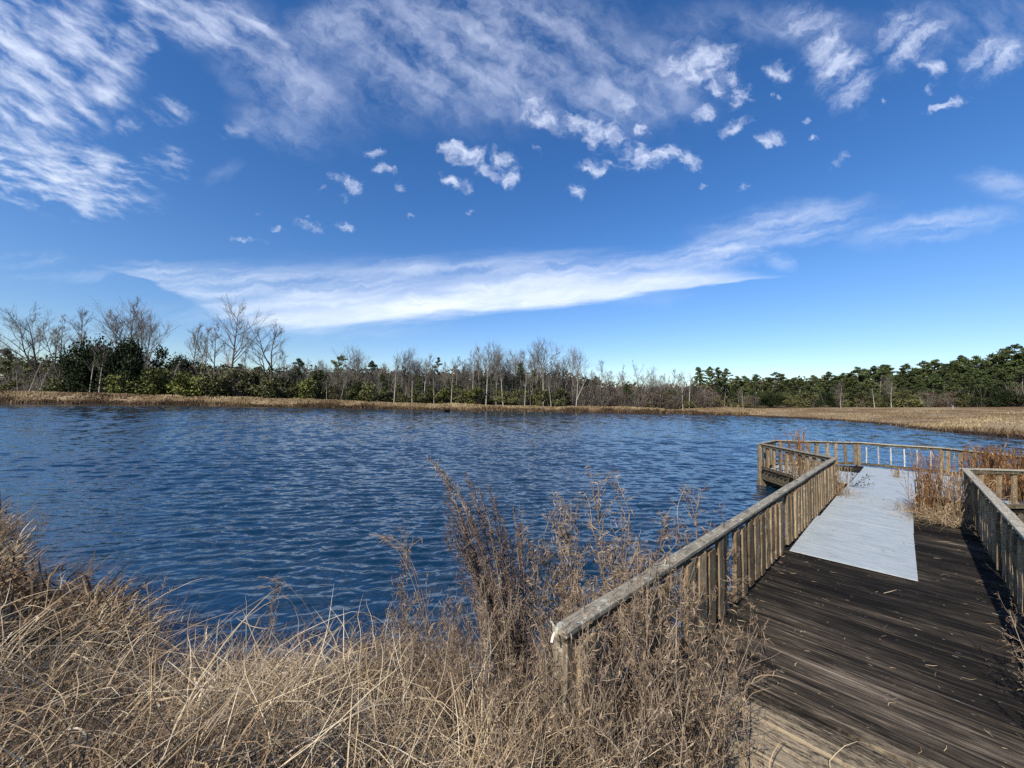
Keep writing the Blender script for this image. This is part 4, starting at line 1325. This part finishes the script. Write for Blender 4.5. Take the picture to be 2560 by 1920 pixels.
# ---- rust red grass clumps on the pier
def clump(name, sn, h, n, spread, label, m=M_red, lean=(0, 0), tangle=0, base_r=.1, zb=0.0):
    r = np.random.RandomState(int(sn[0] * 100 + sn[1] * 10) % 9999)
    FW = 1.0 if sn[0] < 11.5 else 1.7
    P = np.zeros((n, 7, 3))
    for i in range(n):
        b0 = np.array([r.normal() * base_r, r.normal() * base_r, -.03])
        d = np.array([r.normal() * spread + lean[0], r.normal() * spread + lean[1], 1.0]); d /= np.linalg.norm(d)
        L = h * (1 - .55 * r.rand() ** 2)
        P[i, 0] = b0
        for k_ in range(1, 7):
            d = d + r.normal(size=3) * .035; d /= np.linalg.norm(d)
            P[i, k_] = P[i, k_ - 1] + d * L / 6
    R = np.linspace(1, .5, 7)[None] * r.uniform(.003, .006, (n, 1)) * FW
    g2 = Geo()
    V, F, per = tubes(P, R, 3); g2.add(V, F, np.repeat(np.clip(r.normal(.45, .25, n), 0, 1), per))
    w = empty(name, tuple(pier_w(sn[0], sn[1], zb)))
    tag(w, label, 'grass clump', 'red-brown grass clumps growing on the pier' if m is M_red else None)
    mob('stem', g2.mesh('stem', m), w)
    # leaves and fuzz along the stems
    k2 = n * 9
    ii_ = r.randint(0, n, k2); jj_ = r.randint(1, 6, k2)
    p = P[ii_, jj_] + (P[ii_, jj_ + 1 - (jj_ == 6)] - P[ii_, jj_]) * r.rand(k2, 1)
    d = nrm(P[ii_, jj_] - P[ii_, jj_ - 1]) + r.normal(size=(k2, 3)) * .3
    L = r.uniform(.05, .2, (k2, 1)) * h / 1.3
    q = np.stack([p, p + nrm(d) * L * .5, p + nrm(d + r.normal(size=(k2, 3)) * .3) * L], 1)
    V, F, per = strips(q, np.array([[.9, 1, .2]]) * r.uniform(.006, .012, (k2, 1)) * FW, nrm(r.normal(size=(k2, 3))))
    g3 = Geo(); g3.add(V, F, np.repeat(np.clip(r.normal(.55, .25, k2), 0, 1), per), 0)
    if tangle:
        x = r.normal(size=tangle) * .28; y = r.normal(size=tangle) * .28
        a0 = r.uniform(0, 6.28, tangle)
        N = tangle; S = 6; P = np.zeros((N, S, 3)); P[:, 0] = np.stack([x, y, r.uniform(0, .12, N)], 1)
        th = r.uniform(.3, 1.3, N)
        for i in range(1, S):
            P[:, i] = P[:, i - 1] + np.stack([np.sin(th) * np.cos(a0), np.sin(th) * np.sin(a0), np.cos(th)], 1) * (r.uniform(.2, .5, N) / S)[:, None]
            th += r.uniform(.0, .5, N); a0 += r.normal(size=N) * .3
        P[:, :, 2] = np.maximum(P[:, :, 2], .01)
        V, F, per = strips(P, np.array([[.8, 1, 1, .9, .6, .2]]) * r.uniform(.003, .006, (N, 1)), nrm(r.normal(size=(N, 3))))
        g3.add(V, F, np.repeat(r.rand(N), per), 1)
    mob('leaves', g3.mesh('leaves', [m, M_tan]), w)
    return w


clump('grass_clump', (9.35, 1.55), 1.28, 75, .055, 'tall red-brown grass clump standing at the edge of the second pale sheet', tangle=260, base_r=.1)
clump('grass_clump', (9.5, 1.85), .62, 60, .16, 'low tangled red-brown grass between the pale sheets and the right railing', tangle=420, base_r=.2)
clump('grass_clump', (9.2, 2.0), .95, 70, .14, 'golden tan grass leaning on the right railing beside the red-brown clump', m=M_tan, tangle=420, base_r=.22)
clump('grass_clump', (8.9, 1.75), .42, 40, .3, 'tan broken grass tangle at the foot of the right railing', m=M_tan, tangle=480, base_r=.2)
clump('grass_clump', (11.0, 1.9), .75, 55, .12, 'thin reddish grass in front of the broad pale sheet, behind the tangle', tangle=100, base_r=.22)
clump('grass_clump', (14.1, 2.75), 1.2, 170, .09, 'largest rust-red grass clump, behind the tan railing cap of the right platform entrance', base_r=.3)
clump('grass_clump', (13.4, 3.3), 1.22, 170, .09, 'rust-red grass clump at the right end, beside the largest one', base_r=.28)
clump('grass_clump', (12.9, 2.9), .8, 120, .14, 'lower rust-brown grass in front of the two largest rust-red clumps', base_r=.3)
clump('grass_clump', (13.6, -1.15), 1.42, 34, .05, 'slim rust-red grass clump behind the slanting left railing of the platform', base_r=.1, lean=(-.04, 0))
clump('grass_clump', (13.1, -1.3), 1.32, 8, .05, 'few thin grass stalks leaning left behind the slanting left railing', base_r=.12, lean=(-.14, .03))
clump('grass_clump', (12.6, -.7), .55, 60, .2, 'low brown grass inside the left wing of the platform', m=M_tan, base_r=.3, tangle=120)
clump('grass_clump', (10.15, .12), .8, 46, .16, 'dry tan vine tangle on the end post of the long railing', m=M_tan, base_r=.14, tangle=160)
clump('grass_clump', (11.9, -.62), .95, 34, .2, 'dry brown stalks tangled in the slanting left railing', m=M_tan, base_r=.3, tangle=60)
clump('grass_clump', (.25, .8), .5, 46, .45, 'straw clump spilling over the pale bank end of the planks', m=M_tan, tangle=150, base_r=.14)
clump('grass_clump', (.75, .3), .5, 46, .45, 'straw clump between the thicket and the pale bank end of the planks', m=M_tan, tangle=120, base_r=.14)
clump('grass_tuft', (14.55, 1.02), .42, 16, .12, 'small dry tuft standing at the far end of a pale sheet', m=M_tan, base_r=.05)

# dark-leaved seedling on the sheet
r = np.random.RandomState(77)
ls = []; C = []
for i in range(7):
    a = r.uniform(0, 6.28); P = [np.zeros(3)]; d = np.array([math.cos(a) * .45 + .25, math.sin(a) * .45 - .2, 1.0])
    for k_ in range(6):
        d = nrm(d + r.normal(size=3) * .12 + np.array([.06, -.04, -.06])); P.append(P[-1] + d * r.uniform(.07, .11))
    ls.append((np.array(P), np.linspace(.004, .0015, 7)))
    for k_ in range(9): C.append(P[r.randint(2, 7)] + r.normal(size=3) * .03)
w = empty('seedling', tuple(pier_w(11.6, .25)))
tag(w, 'small dark-leaved seedling at the corner of a pale sheet', 'seedling')
mob('stem', lines_mesh('stem', [(ls, 3)], M_darkbark), w)
V, F = quads(np.array(C), r.uniform(.02, .034, len(C)))
mob('leaves', np_mesh('leaves', V, F, M_ever, {'rnd': np.repeat(r.rand(len(C)), 4)}), w)

# twiggy bush reaching in from the right edge over the deck
put_weed(WEED[3], *pier_w(2.75, 1.98), .8, 'pale twiggy weed growing beside the right edge of the dark planks', None, rz=1.2)
put_weed(WEED[4], *pier_w(2.1, 2.0), .66, 'small pale twiggy weed nearest the bottom of the right deck edge', None, rz=2.6)
put_weed(WEED[1], *pier_w(4.0, 2.0), .35, 'low dry weed at the foot of the right railing beside dark planks', None, rz=.4)

# pale curled leaf on the railing end
t = np.linspace(0, 1, 10)
P = np.stack([.045 * np.sin(t * 3.6), .008 * np.cos(t * 5), .1 * (1 - t) + .012 * np.sin(t * 9) - .1 * 0], 1)[None]
P[0, :, 2] -= .075
V, F, per = strips(P, np.full((1, 10), .012), np.array([[.3, 1, .1]]))
cl = mob('curled_leaf', np_mesh('curled leaf', V, F, veg('bleached leaf', [(0, (.6, .55, .45)), (1, (.7, .66, .56))], .6, .3, 0), {'rnd': np.full(len(V), .5)}), None, tuple(pier_w(-.085, -.02, RH + .01)), PA + .6)
tag(cl, 'bleached curled leaf hanging on the end of the railing cap', 'leaf')

# litter on the planks
n = 360
sv = rng.uniform(.2, 9, n) ** 1.0; nv_ = rng.uniform(.05, 2.05, n)
edge_ = rng.random(n) < .45
nv_ = np.where(edge_, np.where(rng.random(n) < .55, np.abs(rng.normal(size=n)) * .18, 2.08 - np.abs(rng.normal(size=n)) * .25), nv_)
nv_ = np.clip(nv_, .02, 2.1)
a = rng.uniform(0, 6.28, n); L = rng.uniform(.02, .09, n) * np.where(rng.random(n) < .08, 2.6, 1)
B = np.stack([pier_w(s_, q_, .012) for s_, q_ in zip(sv, nv_)])
onsheet = (sv > 5.0) & (nv_ < 1.4)
B[:, 2] += np.where(onsheet, .026, .004)
dv = np.stack([np.cos(a), np.sin(a), rng.uniform(0, .12, n)], 1)
bend = np.stack([-np.sin(a), np.cos(a), np.zeros(n)], 1) * rng.normal(size=(n, 1)) * .25
P = np.stack([B, B + (dv + bend) * L[:, None] * .5, B + dv * L[:, None]], 1)
V, F, per = strips(P, np.array([[.8, 1, .3]]) * rng.uniform(.002, .006, (n, 1)), bend * 0 + np.stack([-np.sin(a), np.cos(a), np.full(n, .3)], 1))
tag(mob('leaf_litter', np_mesh('leaf litter', V, F, M_grass, {'rnd': np.repeat(np.clip(rng.normal(.7, .2, n), 0, 1), per)})), 'pale straw bits and leaf litter strewn over the dark planks', 'litter', kind='stuff')

# ---- small dark float box on the pond, far out
d = ray(1118, 1030.5); tq = -EYE / d[2]
fx, fy = d[0] * tq, d[1] * tq
fb = empty('floating_box', (fx, fy, 0), .1)
tag(fb, 'small black floating box far out on the pond near the far bank', 'float')
M_blk, b, p = mat('black plastic', .9, .05); p.inputs['Base Color'].default_value = (.003, .003, .003, 1)
g2 = Geo(); g2.box((-.55, -.35, -.12), (.55, .35, .42)); ob_ = mob('body', g2.mesh('body', M_blk, flat=True), fb)
ob_.modifiers.new('bevel', 'BEVEL').width = .05
g2 = Geo(); g2.box((-.6, -.4, .42), (.6, .4, .5)); ob_ = mob('lid', g2.mesh('lid', M_blk, flat=True), fb)
ob_.modifiers.new('bevel', 'BEVEL').width = .02
# ---- little marker post on the crest of the field
d = ray(2382, 1005); fy = 88.0; fx = d[0] / d[1] * fy
mk = empty('marker_post', (fx, fy, gz(fx, fy)))
tag(mk, 'tiny pale marker post on the crest of the tan field below the pines', 'post')
mob('post', stick_mesh('marker', .14, .14, .85, M_pale), mk)
g2 = Geo(); g2.box((-.1, -.1, .85), (.1, .1, .92)); mob('cap', g2.mesh('cap', M_pale, flat=True), mk)
# ------------------------------------------------------------------ sky with clouds
SUN_AZ, SUN_EL = rad(217), rad(37)       # compass from +Y clockwise: behind the camera, to its left
sd = np.array([math.sin(SUN_AZ) * math.cos(SUN_EL), math.cos(SUN_AZ) * math.cos(SUN_EL), math.sin(SUN_EL)])
w = bpy.data.worlds.new('World'); scene.world = w; w.use_nodes = True
nt = w.node_tree; nt.nodes.clear()
b = NB(nt)
sky = b.n('ShaderNodeTexSky', sky_type='NISHITA')
sky.sun_disc = False; sky.sun_elevation = SUN_EL; sky.sun_rotation = SUN_AZ
sky.air_density = 1.0; sky.dust_density = .25; sky.ozone_density = 2.5; sky.altitude = 0
tcn = b.n('ShaderNodeTexCoord')
D = tcn.outputs['Generated']
dx, dy, dz = b.sep(D)
yc = b.m('MAXIMUM', dy, .04)
U = b.m('MULTIPLY', b.m('DIVIDE', dx, yc), FPX)
Vv = b.m('MULTIPLY', b.m('DIVIDE', dz, yc), FPX)
UV = b.comb(U, Vv, 0.0)


def uv(px, py):
    d = ray(px, py)
    return d[0] / d[1] * FPX, d[2] / d[1] * FPX


warp = b.noise(b.map(UV, scale=(1 / 90, 1 / 90, 1)), 1, 4, .6, out='Color')
UVw = b.v('ADD', UV, b.v('MULTIPLY', b.v('SUBTRACT', warp, (.5, .5, .5)), (90., 60., 0.)))
warp2 = b.noise(b.map(UV, scale=(1 / 34, 1 / 34, 1)), 1, 3, .6, out='Color')
UVp = b.v('ADD', b.v('ADD', UV, b.v('MULTIPLY', b.v('SUBTRACT', warp, (.5, .5, .5)), (80., 60., 0.))), b.v('MULTIPLY', b.v('SUBTRACT', warp2, (.5, .5, .5)), (44., 40., 0.)))


LAST = [None]


def ell(vec, px, py, rx, ry, deg=0, lo=.25, hi=1.0, amp=1.0):
    """soft ellipse; each one waits for the one before, so the shader never holds them all at once"""
    cx, cy = uv(px, py)
    if LAST[0] is not None:
        nd = b.n('ShaderNodeVectorMath', operation='MULTIPLY_ADD')
        b.put(nd.inputs[0], LAST[0]); nd.inputs[1].default_value = (1e-6, 1e-6, 1e-6); b.put(nd.inputs[2], vec)
        vec = nd.outputs[0]
    q = b.map(vec, (cx, cy, 0), (0, 0, rad(-deg)), (rx, ry, 1), 'TEXTURE')
    o = b.sstep(b.v('LENGTH', q), lo, hi, amp, 0)
    return o


def union(lst):
    o = None
    for q in lst:
        r_ = ell(*q)
        o = r_ if o is None else b.m('MAXIMUM', o, r_)
        LAST[0] = o
    return o


def fmap(vec, deg, lx, ly):
    return b.map(vec, rot=(0, 0, rad(deg)), scale=(lx, ly, 1), typ='TEXTURE')


# A: rippled sheet at the left
mA = union([(UVw, 90, 150, 330, 300, 38, .4, 1.05), (UVw, 130, 430, 340, 135, 12, .35, 1.05), (UVw, 500, 50, 300, 100, 15, .3, 1.05, .9), (UVw, 420, 285, 110, 60, 22, .1, 1.0, 1.0), (UVw, 400, 400, 120, 70, 20, .1, 1, .8), (UVw, 330, 100, 90, 110, 40, .2, 1, .9),
            (UVw, 590, 330, 60, 45, 0, .1, 1, .6), (UVw, 320, 310, 45, 40, 20, .1, 1, .8)])
rA = b.noise(fmap(b.v('ADD', UV, b.v('MULTIPLY', b.v('SUBTRACT', warp, (.5, .5, .5)), (60., 40., 0.))), -30, 150, 34), 1, 3.6, .52)
gA = b.noise(fmap(UV, -34, 210, 75), 1, 4, .6)
rA2 = b.noise(fmap(b.v('ADD', UV, b.v('MULTIPLY', b.v('SUBTRACT', warp, (.5, .5, .5)), (50., 34., 0.))), -14, 72, 17), 1, 3, .5)
lowA = b.sstep(Vv, uv(100, 300)[1], uv(100, 430)[1])
rA = b.m('ADD', b.m('MULTIPLY', rA2, lowA), b.m('MULTIPLY', rA, b.m('SUBTRACT', 1.0, lowA)))
xA = b.m('ADD', b.m('ADD', b.m('MULTIPLY', rA, 1.0), b.m('MULTIPLY', gA, .95)), b.m('MULTIPLY', mA, .3))
aA = b.m('MULTIPLY', b.sstep(xA, .98, 1.7), b.sstep(mA, 0, .6))
aA = b.m('MULTIPLY', aA, .9)
# B: thin veil over the top
mB = union([(UVw, 1180, 120, 560, 280, 0, .3, 1.0), (UVw, 1560, 210, 330, 190, 0, .2, 1.0, .9), (UVw, 690, 170, 360, 150, 38, .1, 1.0, 1.0), (UVw, 560, 60, 260, 130, 20, .1, 1.0, .8), (UVw, 700, 330, 190, 65, 25, .1, 1, .75), (UVw, 860, 60, 260, 120, -20, .2, 1), (UVw, 1900, 60, 420, 90, 0, .1, 1, .55), (UVw, 560, 430, 70, 26, -30, .1, 1, .35), (UVw, 2450, 60, 260, 150, 0, .1, 1, .5)])
nB = b.noise(fmap(UVw, -38, 210, 95), 1, 6, .58)
nB2 = b.noise(b.map(UVp, scale=(1 / 30, 1 / 30, 1)), 1, 4, .6)
aB = b.m('MULTIPLY', b.m('MULTIPLY', mB, b.sstep(b.m('MULTIPLY_ADD', nB2, .25, nB), .4, .96)), .62)
# C: small puffs
pu = [(1360, 288, 100, 42, -25), (1470, 322, 95, 58, -25), (1530, 340, 50, 45, 0), (1600, 392, 60, 55, 20), (1660, 395, 60, 32, 10), (1715, 405, 60, 26, -15), (1135, 385, 62, 34, -20), (1185, 395, 45, 42, -40), (1225, 430, 45, 26, -30), (1255, 400, 45, 38, -30), (1285, 440, 40, 34, 0),
      (1500, 415, 60, 22, 5), (1432, 472, 36, 22, -20), (935, 380, 30, 22, -10), (967, 425, 36, 20, -20), (815, 479, 20, 16, 0), (870, 455, 55, 24, -25), (858, 490, 22, 13, -20), (1130, 450, 40, 20, -25), (1170, 475, 30, 16, -25), (1000, 468, 26, 12, -10), (1560, 262, 34, 40, 20),
      (775, 568, 58, 14, -22), (870, 572, 70, 13, -18), (620, 600, 75, 10, -12), (700, 578, 20, 9, -15), (652, 540, 18, 8, -15), (768, 546, 14, 8, 0), (1030, 545, 18, 7, 0), (1176, 527, 20, 7, 0),
      (1760, 165, 120, 62, 30), (1790, 225, 45, 40, -40), (1700, 165, 65, 35, 20), (1835, 190, 34, 26, 20), (1850, 240, 30, 50, -30), (1950, 185, 40, 38, 10), (1758, 290, 40, 22, 15), (1840, 322, 58, 20, 20), (1932, 347, 42, 28, 0), (1935, 237, 15, 12, 0), (1605, 325, 24, 22, 0), (1755, 468, 20, 14, 0), (1855, 465, 36, 14, 25), (2100, 406, 48, 15, 22), (2040, 345, 34, 11, 25), (2020, 300, 18, 9, 20), (2365, 262, 80, 18, 20), (2320, 220, 40, 14, 20), (2335, 165, 40, 32, 20), (2215, 248, 12, 9, 0), (1345, 375, 20, 14, 0)]
mC = union([(UVp, *q[:2], q[2] * 1.6, q[3] * 1.7, -q[4], .0, 1.0, .7 if q[3] < 18 else 1.0) for q in pu])
big = union([(UVp, 2095, 155, 120, 185, -20, .1, 1.15), (UVp, 2275, 90, 150, 105, -38, .1, 1.15), (UVp, 2490, 140, 140, 78, -30, .1, 1.15, .9), (UVp, 2030, 60, 150, 110, 0, .05, 1.15, .7), (UVp, 1770, 150, 150, 85, 30, .05, 1.1, .75)])
nC = b.noise(fmap(UVp, -15, 46, 40), 1, 6, .62)
nD = b.noise(fmap(UVp, 40, 125, 40), 1, 6, .6)
aC = b.m('MULTIPLY', b.m('MULTIPLY', b.sstep(b.m('ADD', b.m('MULTIPLY', nC, 1.5), b.m('MULTIPLY', mC, .62)), .96, 1.72), b.sstep(mC, .0, .8)), .88)
aD = b.m('MULTIPLY', b.m('MULTIPLY', b.sstep(b.m('ADD', b.m('MULTIPLY', nD, 1.5), b.m('MULTIPLY', big, .4)), .76, 1.55), b.sstep(big, .0, .9)), .85)
# E: the long white streak, between an upper and a lower edge
un = b.m('DIVIDE', b.m('ADD', U, 1400.0), 2800.0)


def curve1(pts):
    nd = b.n('ShaderNodeFloatCurve')
    c = nd.mapping.curves[0]
    P = [((uv(x, y)[0] + 1400) / 2800, uv(x, y)[1] / 600) for x, y in pts]
    while len(c.points) < len(P): c.points.new(.5, .5)
    for q, (a_, b_) in zip(c.points, sorted(P)):
        q.location = (a_, b_); q.handle_type = 'AUTO'
    nd.mapping.update()
    b.put(nd.inputs['Value'], un)
    return b.m('MULTIPLY', nd.outputs[0], 600.0)


up_ = curve1([(60, 640), (250, 658), (500, 655), (800, 660), (1100, 640), (1350, 628), (1600, 632), (1800, 662), (1990, 690), (2300, 692)])
lo_ = curve1([(60, 640), (250, 664), (450, 740), (640, 822), (740, 828), (1000, 806), (1280, 776), (1500, 758), (1700, 722), (1850, 704), (1990, 694), (2300, 692)])
wv = b.m('MULTIPLY', b.m('SUBTRACT', b.noise(fmap(UV, 5, 260, 30), 1, 5, .6), .5), 46.0)
vy = b.m('ADD', Vv, wv)
tE = b.m('DIVIDE', b.m('SUBTRACT', up_, vy), b.m('MAXIMUM', b.m('SUBTRACT', up_, lo_), 4.0))
wE = b.noise(fmap(UVw, 6, 330, 38), 1, 6, .6)
eL = b.sstep(U, *[uv(x, 760)[0] for x in (440, 900)])          # the lower band starts farther right
prof = b.m('MULTIPLY', b.sstep(tE, -.12, .3), b.sstep(tE, .86, 1.06, 1, 0))
bright = b.m('ADD', b.m('MULTIPLY', b.sstep(tE, .25, .8), b.m('MULTIPLY_ADD', eL, .62, .0)), b.m('MULTIPLY', b.sstep(wE, .33, .75), .5))
topL = b.m('MULTIPLY', ell(UVw, 560, 700, 330, 34, 8, .1, 1.0), .55)
aE = b.m('MAXIMUM', b.m('MULTIPLY', b.m('MULTIPLY', prof, b.m('ADD', bright, .12)), .8), b.m('MULTIPLY', topL, b.sstep(wE, .3, .7)))
gateE = b.m('MULTIPLY', b.sstep(U, uv(200, 700)[0], uv(420, 700)[0]), b.sstep(U, uv(1680, 700)[0], uv(2010, 700)[0], 1, 0))
aE = b.m('MULTIPLY', aE, gateE, clamp=True)
# F: faint veils right and low left
mF = union([(UVw, 1980, 560, 330, 75, -10, .1, 1.0, .8), (UVw, 1800, 630, 260, 70, -14, .1, 1, .95), (UVw, 2330, 570, 300, 50, -10, .1, 1.0, .7), (UVw, 2520, 470, 160, 50, 12, .1, 1, .5), (UVw, 1900, 620, 130, 40, 30, .1, 1, .7), (UVw, 80, 650, 130, 24, -6, .1, 1, .5), (UVw, 180, 690, 220, 22, -3, .1, 1, .3), (UVw, 700, 800, 520, 60, 2, .1, 1, .35), (UVw, 1250, 700, 640, 60, 4, .2, 1, .4)])
nF = b.noise(fmap(UVw, 13, 240, 42), 1, 6, .62)
aF = b.m('MULTIPLY', b.m('MULTIPLY', mF, b.sstep(nF, .3, .72)), .62)


def over(a1, a2):                                # combined cover
    return b.m('SUBTRACT', 1.0, b.m('MULTIPLY', b.m('SUBTRACT', 1.0, a1), b.m('SUBTRACT', 1.0, a2)), clamp=True)


alpha = over(over(over(aA, aC), over(aD, aE)), over(aB, aF))
front = b.m('MULTIPLY', b.sstep(dy, .05, .2), b.sstep(dz, .0, .04))
alpha = b.m('MULTIPLY', alpha, front)
# loose clouds on the half of the sky behind the camera
rear = b.m('MULTIPLY', b.sstep(dy, -.05, -.3), b.sstep(b.noise(b.map(D, scale=(3, 3, 7)), 1.2, 5, .6), .52, .7))
alpha = b.m('MAXIMUM', alpha, b.m('MULTIPLY', rear, .6))
hs = b.n('ShaderNodeHueSaturation')
hs.inputs['Hue'].default_value = SKY_HUE; hs.inputs['Saturation'].default_value = SKY_SAT; hs.inputs['Value'].default_value = SKY_VAL
b.put(hs.inputs['Color'], sky.outputs[0])
cloudc = b.mix(b.sstep(dz, .1, .7), (7.3, 7.9, 8.7), (5.9, 6.5, 8.2))
skyc = b.mix(1.0, hs.outputs[0], b.mix(b.sstep(dz, .0, .35), (.82, .84, .90), (1.08, 1.0, .99)), 'MULTIPLY')
out = b.mix(alpha, skyc, cloudc)
bg = b.n('ShaderNodeBackground'); bg.inputs['Strength'].default_value = .1
b.put(bg.inputs['Color'], out)
wo = b.n('ShaderNodeOutputWorld')
nt.links.new(bg.outputs[0], wo.inputs[0])
w.cycles.sampling_method = 'MANUAL'; w.cycles.sample_map_resolution = 512

sun = bpy.data.lights.new('sun', 'SUN'); sun.energy = 4.6; sun.angle = rad(.5); sun.color = (1.0, .93, .82)
so = bpy.data.objects.new('sun', sun); COL.objects.link(so)
so.rotation_euler = Vector((-sd[0], -sd[1], -sd[2])).to_track_quat('-Z', 'Y').to_euler()
so.location = (0, -5, 30)

# ------------------------------------------------------------------ camera and render settings
cam = bpy.data.cameras.new('camera'); co = bpy.data.objects.new('camera', cam); COL.objects.link(co)
cam.sensor_width = 36; cam.lens = 36 * FPX / 2560; cam.clip_start = .05; cam.clip_end = 3000
M = Matrix(((c_r[0], c_u[0], -c_f[0], 0), (c_r[1], c_u[1], -c_f[1], 0), (c_r[2], c_u[2], -c_f[2], EYE), (0, 0, 0, 1)))
co.matrix_world = M
scene.camera = co
scene.view_settings.view_transform = 'Standard'; scene.view_settings.look = 'None'
scene.view_settings.exposure = 0.5; scene.view_settings.gamma = 1
scene.render.engine = 'CYCLES'
c = scene.cycles
c.max_bounces = 6; c.diffuse_bounces = 2; c.glossy_bounces = 3; c.transmission_bounces = 2; c.transparent_max_bounces = 4
c.use_denoising = False
c.caustics_reflective = False; c.caustics_refractive = False
c.sample_clamp_indirect = 6
